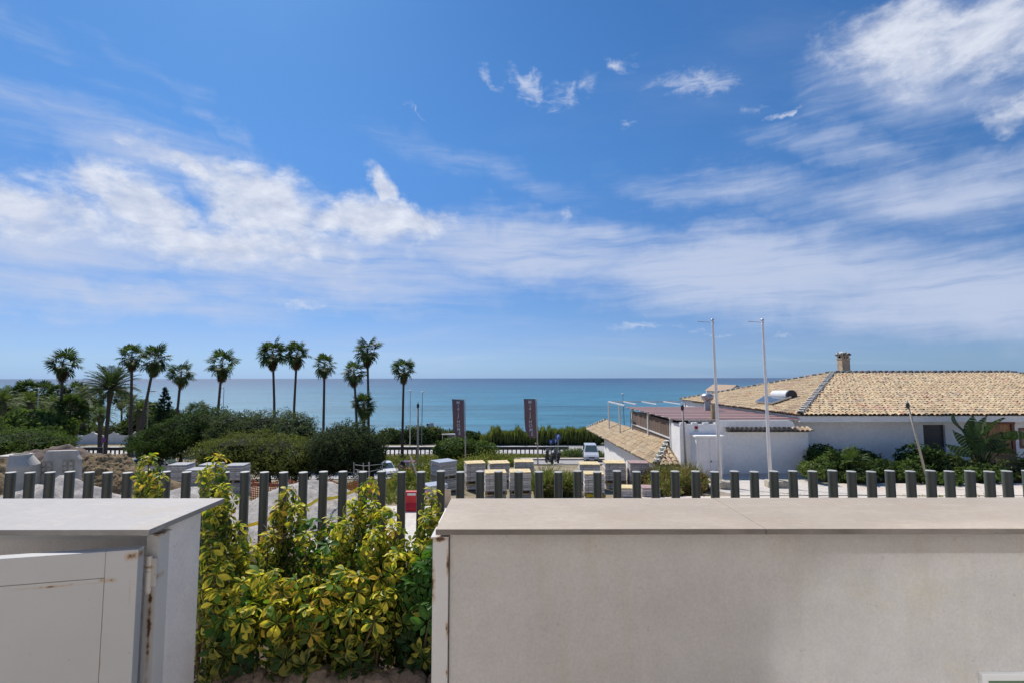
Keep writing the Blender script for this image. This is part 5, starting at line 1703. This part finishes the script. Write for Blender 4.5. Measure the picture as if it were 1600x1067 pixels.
stack(958, 723, 21.0, 38, 'cream', 8, 1, 'cream topped pallet left of the pink one, before the lean-to wall', 'lower pallet below the middle one before the lean-to', R(-2))
stack(995, 723, 20.6, 36, 'pink', 8, 1, 'upper pinkish paver pallet in front of the lean-to roof corner', 'lower pallet below the upper pinkish one', R(-3))
stack(926, 740, 17.2, 36, 'cream', 7, 1, 'nearer cream topped pallet tied with a yellow strap below', 'lower pallet with a bright yellow strap', R(-4), False, True)
stack(977, 762, 17.4, 34, 'cream', 3, None, 'low cream topped pallet between the tubes beside the low pink one', '', R(-2))
stack(1012, 762, 17.6, 34, 'pink', 3, None, 'low dusky pink paver pallet on the ground near the dry weeds', '', R(-2))
stack(287, 725, 20.2, 46, 'grey', 7, 1, 'grey paver pallet at the left end of the left group, below the white cars', 'lower pallet at the left end of the left group', R(4))
stack(334, 725, 20.8, 44, 'grey', 7, 1, 'grey paver pallet half hidden by the yellow sprig at the back of the left group', 'lower pallet at the back of the left group', R(4))
stack(316, 733, 18.6, 50, 'grey', 7, 1, 'nearest grey paver pallet of the left group, behind the yellow sprig', 'lower pallet under the nearest one of the left group', R(4))
stack(374, 726, 19.8, 44, 'grey', 6, 1, 'grey paver pallet at the right end of the left group, before the olive bush', 'lower pallet at the right end of the left group', R(5))
stack(680, 758, 16.0, 44, 'grey', 4, None, 'single low grey pallet with plastic hood right of the red barrier', '', R(34), True)
mb = MB(); mb.box(-.24, .24, -.02, .02, 0, .50); o = mb.build('plywood_board', plain('timber_pale', (.55, .45, .30), .8), loc=(X(692, 14.2), 14.2, G(X(692, 14.2), 14.2) + .06)); o.rotation_euler = (R(-8), 0, R(4))
tag(o, 'cream board standing in front of the low hooded pallet by the right wall', 'board')
# stones lying on the forecourt
for (px_, py_, d, w_, h_, dp, lab) in ((1212, 748, 20.3, .95, .30, .5, 'long weathered concrete kerb block at the foot of the right flagpole'), (1130, 752, 20.0, .55, .32, .45, 'squat weathered concrete block at the foot of the left flagpole')):
    mb = MB(); q = Vector((X(px_, d), d, G(X(px_, d), d) + .1))
    mb.grid(lambda u, v: (0, 0, 0), 1, 1); mb = MB(); mb.box(-w_ / 2, w_ / 2, -dp / 2, dp / 2, 0, h_)
    o = mb.build('stone_block', M['concrete_warm'], loc=q, bevel=.05); o.rotation_euler = (0, 0, R(-6))
    tag(o, lab, 'stone block')

# red water filled barrier
d = 13.4
rbar = thing('traffic_barrier', 'red plastic road barrier with a pale reflector, seen between the tubes', 'barrier', (X(645, d), d, G(X(645, d), d) + .09))
W2 = 19.5 * d / F
hz_ = P(645, 766, d).z - rbar.location.z
mb = MB()
prof = [(-.20, 0), (.20, 0), (.20, .10), (.10, .22), (.075, hz_), (-.075, hz_), (-.10, .22), (-.20, .10)]
mb.prism(prof, -W2, W2 - .12, 'x'); mb.build('body', M['red_plastic'], rbar, bevel=.015)
mb = MB(); mb.prism([(-.06, .12), (.06, .12), (.06, hz_ - .16), (-.06, hz_ - .16)], W2 - .121, W2 - .02, 'x'); mb.prism([(-.045, hz_ - .1), (.045, hz_ - .1), (.045, hz_ - .03), (-.045, hz_ - .03)], W2 - .121, W2 + .08, 'x')
mb.build('coupling', M['red_plastic'], rbar, bevel=.01)
mb = MB(); mb.box(-W2 * .3, -W2 * .3 + .22, -.086, -.0775, hz_ - .10, hz_ - .04); mb.build('reflector', M['print_white'], rbar)
mb = MB(); mb.lathe([(0, hz_), (.04, hz_ + .0005), (.04, hz_ + .03), (0, hz_ + .031)], (-.2, 0, 0), 10); mb.build('filler_cap', M['red_plastic'], rbar)

# orange safety netting on stakes
def netting(label, pts, h, seed, cell=.075):
    r = random.Random(seed)
    t = thing('safety_netting', label, 'netting', (0, 0, 0))
    P3 = [Vector((X(px_, d_), d_, G(X(px_, d_), d_))) for (px_, d_) in pts]
    for p in P3:
        mb = MB(); mb.tube([p - Vector((0, 0, .1)), p + Vector((r.gauss(0, .03), 0, h + .12))], .012, 6); mb.build('stake', M['steel_dull'], t)
    mb = MB()
    for a, b in zip(P3, P3[1:]):
        n = int((b - a).length / cell); m_ = int(h / cell)
        f = lambda i, j: a.lerp(b, i / n) + Vector((0, .05 * math.sin(i * .35 + seed), (h * j / m_) * (1 - .16 * math.sin(math.pi * i / n)) + .02))
        for i in range(n + 1):
            for j in range(m_ + 1):
                p = f(i, j)
                if j < m_:
                    q = f(i, j + 1); w = (b - a).normalized() * .016
                    mb.add([p - w, p + w, q + w, q - w], [(0, 1, 2, 3)])
                if i < n:
                    q = f(i + 1, j); w = Vector((0, 0, .014))
                    mb.add([p - w, q - w, q + w, p + w], [(0, 1, 2, 3)])
    o = mb.build('net', M['orange_net'], t); o['kind'] = 'stuff'
    return t


netting('sagging orange plastic safety netting on stakes behind the gravel heap', [(395, 17.2), (455, 17.0), (520, 16.6), (560, 16.2), (585, 15.6)], .72, 3)
# yellow warning tape strung low
def tape(label, pts, w=.07):
    mb = MB(); V = [P(*p) for p in pts]
    for a, b in zip(V, V[1:]):
        for i in range(6):
            f0, f1 = i / 6, (i + 1) / 6
            s0, s1 = -.06 * math.sin(math.pi * f0), -.06 * math.sin(math.pi * f1)
            p, q = a.lerp(b, f0) + Vector((0, 0, s0)), a.lerp(b, f1) + Vector((0, 0, s1))
            u = Vector((0, .02 * math.sin(i * 1.7), w / 2))
            mb.add([p - u, q - u, q + u, p + u], [(0, 1, 2, 3)])
    o = mb.build('warning_tape', M['tape']); tag(o, label, 'tape')
tape('yellow warning tape running low across the gravel heap', [(352, 822, 9.4), (428, 806, 9.6), (497, 779, 10.8), (556, 764, 12.2)])
tape('yellow warning tape running up towards the white car beside the red barrier', [(556, 764, 12.2), (598, 752, 17), (628, 741, 20), (668, 724, 25)], .10)
# wire fence stakes
wf = thing('wire_fence', 'thin wire fence with grey stakes beside the dark round bush', 'fence', (0, 0, 0))
V = []
for (px_, d_, h_) in ((556, 23, 1.2), (571, 19.5, 1.25), (580, 18.0, 1.3), (600, 24, 1.2)):
    p = Vector((X(px_, d_), d_, G(X(px_, d_), d_))); V.append((p, h_))
    mb = MB(); mb.tube([p, p + Vector((-.05, 0, h_))], .022, 6); mb.build('stake', M['steel_dull'], wf)
mb = MB()
for (a, ha), (b, hb_) in zip(V, V[1:]):
    for f in (.35, .55, .75, .92): mb.tube([a + Vector((0, 0, ha * f)), b + Vector((0, 0, hb_ * f))], .007, 4, False)
o = mb.build('wire', M['steel_dull'], wf); o['kind'] = 'stuff'
# leaning grey pole / timber in the weeds
mb = MB(); mb.tube([P(660, 765, 18.6), P(646, 727, 19.4), P(641, 712, 19.8)], [.05, .045, .04], 8)
tag(mb.build('leaning_post', M['wood_grey']), 'grey timber post leaning in the weeds beside the grey hooded stack', 'post')

# ================================================================== POLES, BANNERS, LAMPS
def flagpole(label, px0, py0, px1, d, arm):
    foot = on_ground(px1, d); top = P(px0, py0, d)
    t = thing('flagpole', label, 'flagpole', foot, 0, 'white flagpoles')
    v = top - foot
    mb = MB(); mb.tube([(0, 0, -.05), v * .3, v * .6, v * .97, v], [.078, .068, .057, .042, .038], 14); mb.build('pole', M['pole_white'], t, smooth=True)
    mb = MB(); mb.lathe([(.14, 0), (.14, .03), (.09, .05), (.085, .25)], n=14); mb.build('base_plate', M['pole_white'], t)
    mb = MB(); mb.lathe([(0, .0), (.05, .01), (.062, .06), (.05, .10), (.0, .12)], v, 12); mb.build('finial', M['steel'], t, smooth=True)
    mb = MB(); mb.tube([v + Vector((.05, 0, -.05)), v + Vector((-arm, -.1, -.02))], .013, 6); mb.build('banner_arm', M['steel_dull'], t)
    mb = MB(); mb.tube([v + Vector((-.04, -.07, -.1)), Vector((-.10, -.10, 1.2))], .005, 4); mb.build('halyard', M['white_cloth'], t)
    return t
flagpole('left one of the two white flagpoles, its foot before the white double door cupboard', 1113.5, 503, 1122.5, 20.6, .68)
flagpole('right one of the two white flagpoles, standing before the plain annexe wall', 1191.5, 503, 1200, 20.6, .66)


def letter_object(cu):
    """turn a text curve into a plain mesh letter"""
    tmp = bpy.data.objects.new('letter', cu); C.objects.link(tmp)
    dg = bpy.context.evaluated_depsgraph_get()
    me = bpy.data.meshes.new_from_object(tmp.evaluated_get(dg))
    bpy.data.objects.remove(tmp); bpy.data.curves.remove(cu)
    me.materials.clear(); me.materials.append(M['print_white'])
    return link('letter', me)


def banner_flag(label, px, d, py_top, py_bot, wid_px, seed, letters_x):
    foot = on_ground(px + 2, d)
    top = P(px, py_top - 1, d) - foot
    t = thing('banner_flag', label, 'banner', foot, 0, 'tall banners by the road')
    mb = MB(); mb.tube([(0, 0, -.1), top * .5, top + Vector((0, 0, .12))], [.055, .05, .045], 10); mb.build('pole', M['steel_dull'], t, smooth=True)
    h = (py_bot - py_top) * d / F; w = wid_px * d / F
    rr = random.Random(seed); ph = rr.uniform(0, 6)
    def cloth(u, v):      # u: 0 pole .. 1 free edge (to the left), v: 0 top .. 1 bottom
        wave = math.sin(v * 7.5 + ph + u * 1.2) * .13 * u * (.25 + v)
        sway = -.10 * math.sin(v * 6.2 + ph) * u * (.2 + .8 * v)
        cut = v * h + (-.02 if v > .97 else 0) * u
        edge = w * (1 - .10 * v * (1 + .6 * math.sin(v * 5 + ph)) - (.32 * max(0, (v - .78) / .22) ** 1.4))
        return Vector((top.x * (1 - v * h / top.z) - .06 - u * edge + sway * .2, -.02 + wave, top.z - .04 - cut + .05 * u * math.sin(ph)))
    mb = MB()
    n, m_ = 10, 30
    mb.grid(lambda u, v: cloth(u, v), n, m_)
    o = mb.build('cloth', M['banner'], t, smooth=True)
    so = o.modifiers.new('solid', 'SOLIDIFY'); so.thickness = .006
    mb = MB(); mb.tube([top + Vector((0, 0, -.01)), cloth(1, 0) + Vector((-.03, 0, .03))], .022, 8); mb.build('top_arm', M['black_plastic'], t)
    # lettering, one under the other, printed on the cloth
    seq = [('M', .07), ('i', .155), ('d', .24), ('i', .345), ('J', .43), ('H', .585), ('O', .69), ('M', .795), ('E', .90)]
    for ch_, v in seq:
        cu = bpy.data.curves.new('letter', 'FONT'); cu.body = ch_; cu.size = .35 if ch_ not in 'id' else .32; cu.align_x = 'CENTER'; cu.align_y = 'CENTER'; cu.extrude = .002; cu.offset = .006
        lo = letter_object(cu)
        p = cloth(.50, v); pu = cloth(.56, v) - cloth(.44, v); pv = cloth(.5, v - .02) - cloth(.5, v + .02)
        xa = (-pu).normalized(); za = pv.normalized(); na = xa.cross(za).normalized(); ya = na.cross(xa)
        mt = Matrix((xa, ya, na)).transposed()
        lo.rotation_euler = mt.to_euler(); lo.location = p + na * .030
        lo.parent = t
    return t
banner_flag('left dark plum banner with white letters, above the feathery roadside shrub', 726, 40, 625, 682, 18.5, 4, 0)
banner_flag('right dark plum banner with white letters, against the cane hedge', 838, 40, 624, 683, 18.5, 9, 0)


def garden_lamp(label, px0, py0, px1, d, rad=.045):
    foot = on_ground(px1, d); top = P(px0, py0, d) - foot
    t = thing('lamp_post', label, 'lamp post', foot, 0, 'slim lamp posts')
    mb = MB(); mb.tube([(0, 0, -.1), top * .5, top * .96], [rad * 1.25, rad, rad * .8], 10); mb.build('post', M['post_tan'], t, smooth=True)
    mb = MB(); mb.lathe([(.03, -.20), (.062, -.16), (.07, -.06), (.055, .02), (.02, .05)], top, 12); mb.build('lantern', M['black_plastic'], t, smooth=True)
    mb = MB(); mb.lathe([(.02, .05), (.03, .08), (.03, .14), (.0, .17)], top, 10); mb.build('bulb', M['lamp_glass'], t, smooth=True)
    return t
M['post_tan'] = plain('post_tan', (.34, .30, .24), .6, 0, .12, 5)
garden_lamp('thin lamp post with dark lantern left of the banners, rising from the weeds', 653, 631, 654, 25.5, .055)
garden_lamp('grey thin lamp post with dark top against the annexe wall corner', 1066, 634, 1070.5, 21.4, .05)
garden_lamp('tan lamp post leaning steeply left before the villa roof', 1418, 631, 1445, 20.8, .042)


def street_lamp(label, px0, py0, px1, d, arm=0.0, mat='steel', rad=.06, head='cap'):
    foot = on_ground(px1, d); top = P(px0, py0, d) - foot
    t = thing('street_lamp', label, 'street lamp', foot, 0, 'street lamps by the shore')
    mb = MB(); mb.tube([(0, 0, -.1), top * .5, top], [rad * 1.3, rad, rad * .7], 8); mb.build('post', M[mat], t, smooth=True)
    if arm:
        mb = MB(); mb.tube([top, top + Vector((arm, 0, .06))], rad * .6, 6); mb.build('arm', M[mat], t)
        q = top + Vector((arm, 0, .05))
        mb = MB(); mb.box(q.x - .35, q.x + .35, q.y - .12, q.y + .12, q.z - .02, q.z + .10); mb.build('lamp_head', M['steel'], t, bevel=.03)
    else:
        mb = MB(); mb.lathe([(.0, -.02), (.22, 0), (.26, .06), (.20, .16), (.05, .22)], top, 14); mb.build('lamp_head', M['lamp_glass'], t)
    return t
street_lamp('silver street lamp right of the lone palm by the banners', 641, 611, 641, 80)
M['teal_steel'] = plain('teal_steel', (.10, .17, .18), .5, .2, .1, 4)
street_lamp('dark teal street lamp just left of the white flag', 660, 613, 659, 82, 0, 'teal_steel')
street_lamp('street lamp with side arm behind the ragged palm', 350, 605, 348, 78, -.5, 'steel')
street_lamp('tan street lamp rising beside the leaning palm trunk', 232, 611, 231, 66, .7, 'post_tan', .07)
street_lamp('street lamp with flat head among the low palms at far left', 60, 606, 60, 72, -.3, 'steel_dull')
street_lamp('small street lamp behind the white pergola', 973, 616, 976, 84, 0, 'teal_steel')
# white flag and parasol on the beach
fl = thing('beach_flag', 'small white flag with a dark corner above the shore shrubs', 'flag', on_ground(679, 88))
top = P(677, 660, 88) - fl.location
mb = MB(); mb.tube([(0, 0, -.1), top + Vector((0, 0, .1))], .035, 6); mb.build('pole', M['pole_white'], fl)
mb = MB(); mb.grid(lambda u, v: (top.x - 1.25 * u, .08 * math.sin(u * 6), top.z - .95 * v - .12 * u + .06 * math.sin(u * 7)), 8, 3)
c = mb.build('cloth', M['white_cloth'], fl, smooth=True); so = c.modifiers.new('solid', 'SOLIDIFY'); so.thickness = .01
mb = MB(); mb.box(top.x - 1.2, top.x - .85, -.15, -.12, top.z - .4, top.z - .12); mb.build('emblem', M['dark'], fl)
pr = thing('parasol', 'white beach parasol showing between the left banner and the cane hedge', 'parasol', on_ground(751, 96))
top = P(751, 679, 96) - pr.location
mb = MB(); mb.tube([(0, 0, 0), top], .03, 6); mb.build('pole', M['pole_white'], pr)
mb = MB(); mb.lathe([(1.15, -.55), (.8, -.28), (.4, -.08), (.02, 0)], top, 8); mb.build('canopy', M['white_cloth'], pr)
# bus shelter
bs = thing('bus_shelter', 'small bus shelter with thin pale roof left of the left banner', 'shelter', on_ground(702, 85.5))
k = 85.5 / F; hz_ = P(702, 677, 85.5).z - bs.location.z
mb = MB(); mb.box(-11 * k, 11 * k, -.7, .7, hz_ - .12, hz_); mb.build('roof', M['steel'], bs)
for x_ in (-9.5, 9.5):
    mb = MB(); mb.box(x_ * k - .05, x_ * k + .05, -.6, -.5, 0, hz_ - .121); mb.build('post', M['steel'], bs)
mb = MB(); mb.box(-9.4 * k, 9.4 * k, .6, .63, .3, hz_ - .2); mb.build('glass_wall', M['glass'], bs)
# parking sign etc
def sign_post(name, label, px, d, py, w, kind):
    t = thing(name, label, 'sign', on_ground(px, d)); z = P(px, py, d).z - t.location.z
    mb = MB(); mb.tube([(0, 0, -.1), (0, 0, z + w * .5)], .035, 8); mb.build('post', M['steel_dull'], t)
    if kind == 'square':
        mb = MB(); mb.box(-w / 2, w / 2, -.07, -.045, z - w / 2, z + w / 2); mb.build('plate', M['sign_blue'], t, bevel=.02)
        cu = bpy.data.curves.new('letter', 'FONT'); cu.body = 'P'; cu.size = w * .95; cu.align_x = 'CENTER'; cu.align_y = 'CENTER'; cu.extrude = .003; cu.offset = .012
        lo = letter_object(cu); lo.parent = t; lo.location = (0, -.078, z); lo.rotation_euler = (math.pi / 2, 0, 0)
    else:
        mb = MB(); mb.lathe([(0, -.07), (w / 2, -.07), (w / 2, -.045), (0, -.045)], (0, 0, z), 20, 'y'); mb.build('plate', M['sign_red'], t)
        mb = MB(); mb.lathe([(0, -.076), (w * .40, -.076), (w * .40, -.0705), (0, -.0705)], (0, 0, z), 20, 'y'); mb.build('disc', M['sign_blue'], t)
        mb = MB(); mb.bar((-w * .28, -.079, z + w * .28), (w * .28, -.079, z - w * .28), .004, w * .09); mb.build('slash', M['sign_red'], t)
    return t
sign_post('parking_sign', 'square blue parking sign with white letter P before the cane hedge', 871.5, 52, 681.5, .50, 'square')
sign_post('no_parking_sign', 'round blue and red sign beside the date palm trunk', 164, 59, 686, .60, 'round')
ds = thing('direction_sign', 'pair of small dark blue signs with white marks left of the parking sign', 'sign', on_ground(864, 70))
for (px_, py_) in ((860.5, 689.5), (868, 688)):
    q = P(px_, py_, 70) - ds.location
    mb = MB(); mb.box(q.x - .27, q.x + .27, -.03, 0, q.z - .27, q.z + .27); pt_ = mb.build('plate', M['sign_blue'], ds)
    mb = MB(); mb.prism([(q.x - .16, q.z + .16), (q.x + .16, q.z + .16), (q.x + .05, q.z), (q.x + .05, q.z - .18), (q.x - .05, q.z - .18), (q.x - .05, q.z)], -.036, -.0305, 'y'); mb.build('mark', M['print_white'], pt_)
    mb = MB(); mb.tube([(q.x, .02, -.1), (q.x, .02, q.z)], .03, 6); mb.build('post', M['steel_dull'], ds)

# ------------------------------------------------------------------ coast road barrier and walls
def barrier(label, x0, x1, y, name='road_barrier'):
    t = thing(name, label, 'barrier', (x0, y, -9.4), 0, 'coast road barriers')
    mb = MB(); mb.box(0, x1 - x0, -.08, .08, .86, 1.26); mb.build('rail', M['barrier_shade'], t, bevel=.02)
    mb = MB(); mb.box(-.02, x1 - x0 + .02, -.11, .11, 1.2605, 1.31); mb.build('top_rail', M['steel_dull'], t)
    mb = MB(); n = int((x1 - x0) / .62)
    for i in range(n): mb.box(i * .62, i * .62 + .17, -.06, .06, -.1, .859)
    o = mb.build('baluster', M['barrier_shade'], t); o['kind'] = 'stuff'
    return t
M['barrier_shade'] = plain('barrier_shade', (.055, .05, .045), .7, 0, .2, 3)  # dark colour stands for the shadow side of the steel barrier
barrier('dark coast road barrier between the dark round bush and the roadside shrub', X(596, 71), X(690, 71), 71)
barrier('dark coast road barrier behind the right banner and scooters', X(765, 71), X(888, 71), 71)
barrier('dark coast road barrier in front of the scalloped wall by the palms', X(60, 71), X(262, 71), 71)
sw = thing('scalloped_wall', 'cream garden wall with scalloped top below the date palm', 'wall', (X(80, 86), 86, -9.6))
xw = X(245, 86) - X(80, 86); nsc = 5
poly = [(0, 0), (xw, 0)]
for i in range(nsc, 0, -1):
    for q in range(0, 9):
        f = q / 8; x_ = xw * (i - f) / nsc
        poly.append((x_, 1.95 - .52 * math.sin(math.pi * f) ** 1.3))
poly.append((0, 1.95))
mb = MB()
for a, b in zip(poly[2:], poly[3:]):
    mb.add([(b[0], 0, 0), (a[0], 0, 0), (a[0], 0, a[1]), (b[0], 0, b[1]), (b[0], .25, 0), (a[0], .25, 0), (a[0], .25, a[1]), (b[0], .25, b[1])], [(0, 1, 2, 3), (3, 2, 6, 7), (5, 4, 7, 6)])
mb.build('wall_panel', M['house_white'], sw)
for i in range(nsc + 1):
    mb = MB(); mb.box(xw * i / nsc - .16, xw * i / nsc + .16, -.06, .31, 0, 2.05); mb.build('pier', M['house_white'], sw)
# mesh fence right of the scooters
mf = thing('mesh_fence', 'green wire mesh fence behind the parked van', 'fence', (X(866, 63.5), 63.5, G(X(900, 63.5), 63.5)))
xw = X(948, 63.5) - X(866, 63.5)
for i in range(5):
    mb = MB(); mb.tube([(xw * i / 4, 0, -.1), (xw * i / 4, 0, 1.75)], .03, 6); mb.build('post', M['plastic_green'], mf)
mb = MB(); mb.tube([(0, 0, 1.74), (xw, 0, 1.74)], .035, 6); mb.build('top_rail', M['steel_dull'], mf)
mb = MB()
for i in range(int(xw / .2)): mb.box(i * .2, i * .2 + .014, -.004, .004, .05, 1.7)
for i in range(9): mb.box(0, xw, -.009, -.0045, .05 + i * .2, .064 + i * .2)
o = mb.build('mesh', M['plastic_green'], mf); o['kind'] = 'stuff'
weeds_o = weeds('fence_weeds', [(X(905, 65), 65, 3.6, 1.0)], GRN, 3000, 1.5, 14, .03, (.7, .65, .2), .04, .06); tag(weeds_o, 'green weeds grown through the mesh fence behind the van', 'weeds')

# ================================================================== VEHICLES
def vehicle(name, label, cat, pos, rotz, L, W, H, belt, hood, paint, group=None, boxy=False, hz=None):
    """x forward; hood = bonnet length share; boxy for vans"""
    t = thing(name, label, cat, pos, rotz, group)
    h2 = L / 2
    gc = .20
    nose = .62 * belt + .12
    prof = [(-h2 + .05, gc), (-h2, gc + .25), (-h2 + .02, belt), (h2 - hood, belt + .02), (h2 - .25, nose + .06), (h2 - .03, nose - .10), (h2, gc + .28), (h2 - .06, gc)]
    mb = MB()
    n = len(prof); ws = [.96, 1, .97, .97, .95, .93, .98, .95]
    vs = [(x, -W / 2 * w, z) for (x, z), w in zip(prof, ws)] + [(x, W / 2 * w, z) for (x, z), w in zip(prof, ws)]
    mb.add(vs, [tuple(range(n)), tuple(range(2 * n - 1, n - 1, -1))] + [(i, n + i, n + (i + 1) % n, (i + 1) % n) for i in range(n)])
    # cabin
    fx = h2 - hood; rx0 = -h2 + (.06 if boxy else .12); rear = -h2 + (.14 if boxy else .55)
    front = fx - (.62 if not boxy else .70)
    cab = [(rx0, belt), (fx + .05, belt + .01), (front, H - .03), ((front + rear) / 2, H), (rear, H - .05)]
    wt = [.95, .95, .76, .76, .78]; n = 5
    vs = [(x, -W / 2 * w, z) for (x, z), w in zip(cab, wt)] + [(x, W / 2 * w, z) for (x, z), w in zip(cab, wt)]
    mb.add(vs, [tuple(range(n)), tuple(range(2 * n - 1, n - 1, -1))] + [(i, n + i, n + (i + 1) % n, (i + 1) % n) for i in range(n)])
    body = mb.build('body', paint, t, bevel=.05)
    def onface(p, q, r, s, off, shrink):
        c = (p + q + r + s) / 4; nn = (q - p).cross(s - p).normalized() * off
        return [c + (v - c) * shrink + nn for v in (p, q, r, s)]
    V = [Vector(v) for v in vs]
    ws_ = onface(V[1], V[6], V[7], V[2], .012, .86)
    if (ws_[0] - (V[1] + V[6] + V[7] + V[2]) / 4).dot(Vector((1, 0, .5))) < -10: pass
    for nm, f, off in (('windscreen', (1, 6, 7, 2), .014), ('rear_window', (5, 0, 4, 9), .014)):
        q = [V[i] for i in f]; c = sum(q, Vector()) / 4
        nn = (q[1] - q[0]).cross(q[3] - q[0]).normalized()
        if nn.dot(c - Vector((0, 0, belt + .2))) < 0: nn = -nn
        m2 = MB(); m2.add([c + (v - c) * .86 + nn * off for v in q], [(0, 1, 2, 3)]); m2.build(nm, M['windscreen'] if nm == 'windscreen' else M['glass'], t)
    for sd in (0, 5):
        a, b, c_, e, f = [V[sd + i] for i in range(5)]
        sg_ = -1 if sd == 0 else 1
        for (u0, u1) in ((.10, .48), (.52, .90)):
            lo0, lo1 = a.lerp(b, u0 + .02), a.lerp(b, u1 - .04 if u1 > .8 else u1)
            hi0, hi1 = f.lerp(c_, max(.04, u0)), f.lerp(c_, min(.94, u1))
            q = [lo0.lerp(hi0, .12), lo1.lerp(hi1, .12), lo1.lerp(hi1, .86), lo0.lerp(hi0, .86)]
            m2 = MB(); m2.add([v + Vector((0, sg_ * .02, .008)) for v in q], [(0, 1, 2, 3)]); m2.build('side_window', M['glass'], t)
    for x_ in (h2 - L * .19, -h2 + L * .18):
        for sd in (-1, 1):
            m2 = MB(); m2.lathe([(.18, -.09), (.29, -.085), (.31, -.05), (.31, .05), (.29, .085), (.18, .09)], (0, 0, 0), 18, 'y'); wh = m2.build('wheel', M['rubber'], t, loc=(x_, sd * (W / 2 - .09), .31))
            m2 = MB(); m2.lathe([(0, -.094), (.19, -.092), (.19, .092), (0, .094)], (0, 0, 0), 14, 'y'); m2.build('rim', M['steel'], wh)
    for sd in (-1, 1):
        m2 = MB(); m2.box(h2 - .16, h2 - .015, sd * W * .36 - .17, sd * W * .36 + .17, nose - .22, nose - .06); m2.build('headlight', M['lamp_glass'], t, bevel=.03)
        m2 = MB(); m2.box(-h2 - .004, -h2 + .05, sd * W * .42 - .08, sd * W * .42 + .08, belt - .30, belt - .04); m2.build('tail_light', M['sign_red'], t)
        m2 = MB(); m2.box(fx - .22, fx - .08, sd * (W / 2 + .09) - .08, sd * (W / 2 + .09) + .08, belt + .04, belt + .20); m2.build('mirror', M['black_plastic'], t, bevel=.02)
    m2 = MB(); m2.box(h2 - .05, h2 + .012, -W * .40, W * .40, gc + .02, gc + .17); m2.build('bumper', M['black_plastic'], t, bevel=.02)
    m2 = MB(); m2.box(h2 - .03, h2 + .008, -W * .18, W * .18, nose - .26, nose - .14); m2.build('grille', M['black_plastic'], t)
    m2 = MB(); m2.box(h2 + .0125, h2 + .02, -.26, .26, gc + .06, gc + .16); m2.build('number_plate', M['print_white'], t)
    return t


vx = X(923, 58.5)
vehicle('parked_van', 'silver grey small van parked facing the camera below the mesh fence', 'van', (vx, 59, G(vx, 58) + .10), R(-95), 4.0, 1.74, 1.80, 1.02, 1.05, M['car_silver'], None, True)
vx = X(604, 54); vehicle('parked_car', 'white car behind the tubes, right of the dark round bush', 'car', (vx, 54, G(vx, 54) + .12), R(-62), 3.7, 1.62, 1.45, .88, 1.0, M['car_white'], 'cars parked below the road')
vx = X(640, 55); vehicle('parked_car', 'small red car half hidden by the weeds beside the white car', 'car', (vx, 55.5, G(vx, 55) + .1), R(-58), 3.5, 1.58, 1.42, .86, .95, M['car_red'], 'cars parked below the road')
vx = X(208, 47); vehicle('parked_car', 'left white car parked under the spreading tree shrub', 'car', (vx, 47, G(vx, 47) + .58), R(12), 4.1, 1.7, 1.48, .9, 1.05, M['car_white'], 'cars parked below the road')
vx = X(258, 45); vehicle('parked_car', 'white car parked nose right, behind the left grey pavers', 'car', (vx, 45, G(vx, 45) + .72), R(8), 4.0, 1.7, 1.46, .9, 1.05, M['car_white'], 'cars parked below the road')


def scooter(label, pos, rotz):
    t = thing('scooter', label, 'scooter', pos, rotz, 'parked scooters')
    for x_ in (.62, -.60):
        mb = MB(); mb.lathe([(.13, -.06), (.23, -.055), (.25, 0), (.23, .055), (.13, .06)], (0, 0, 0), 16, 'y'); w = mb.build('wheel', M['rubber'], t, loc=(x_, 0, .25))
        mb = MB(); mb.lathe([(0, -.03), (.135, -.03), (.135, .03), (0, .03)], (0, 0, 0), 10, 'y'); mb.build('rim', M['steel'], w)
    mb = MB(); mb.prism([(.30, .22), (.52, .45), (.46, .98), (.38, 1.0), (.32, .50), (.12, .30), (-.20, .30), (-.35, .68), (-.85, .78), (-.92, .60), (-.62, .40), (-.30, .20)], -.16, .16, 'y'); mb.build('body', M['black_plastic'], t, bevel=.05)
    mb = MB(); mb.prism([(.50, .46), (.86, .40), (.84, .52), (.60, .58)], -.08, .08, 'y'); mb.build('mudguard', M['black_plastic'], t, bevel=.02)
    mb = MB(); mb.prism([(-.25, .70), (-.15, .76), (-.55, .84), (-.88, .86), (-.86, .79)], -.15, .15, 'y'); mb.build('seat', M['rubber'], t, bevel=.03)
    mb = MB(); mb.tube([(.60, 0, .30), (.40, 0, .98)], .035, 8); mb.tube([(.36, -.36, 1.04), (.42, -.12, 1.0), (.42, .12, 1.0), (.36, .36, 1.04)], .018, 6); mb.build('handlebar', M['black_plastic'], t)
    mb = MB(); mb.grid(lambda u, v: (.50 - .16 * v - .10 * (2 * u - 1) ** 2, .22 * (2 * u - 1), 1.0 + .42 * v), 6, 4); mb.build('windshield', M['windscreen'], t)
    mb = MB(); mb.box(-1.12, -.74, -.20, .20, .88, 1.18); mb.build('top_box', M['black_plastic'], t, bevel=.05)
    mb = MB(); mb.lathe([(.0, .47), (.07, .49), (.075, .42)], (0, 0, .84), 12, 'x'); mb.build('headlight', M['lamp_glass'], t)
    for sd in (-1, 1):
        mb = MB(); mb.tube([(.38, sd * .26, 1.03), (.36, sd * .32, 1.22)], .008, 5); mb.box(.33, .36, sd * .34 - .07, sd * .34 + .07, 1.20, 1.29); mb.build('mirror', M['black_plastic'], t)
    return t
gx_ = X(857, 48); scooter('nearer dark scooter parked left of the other, below the road barrier', (gx_, 47.5, G(gx_, 47.5) + .11), R(112))
gx_ = X(869, 50); scooter('farther dark scooter parked just left of the parking sign post', (gx_, 50, G(gx_, 50) + .11), R(98))
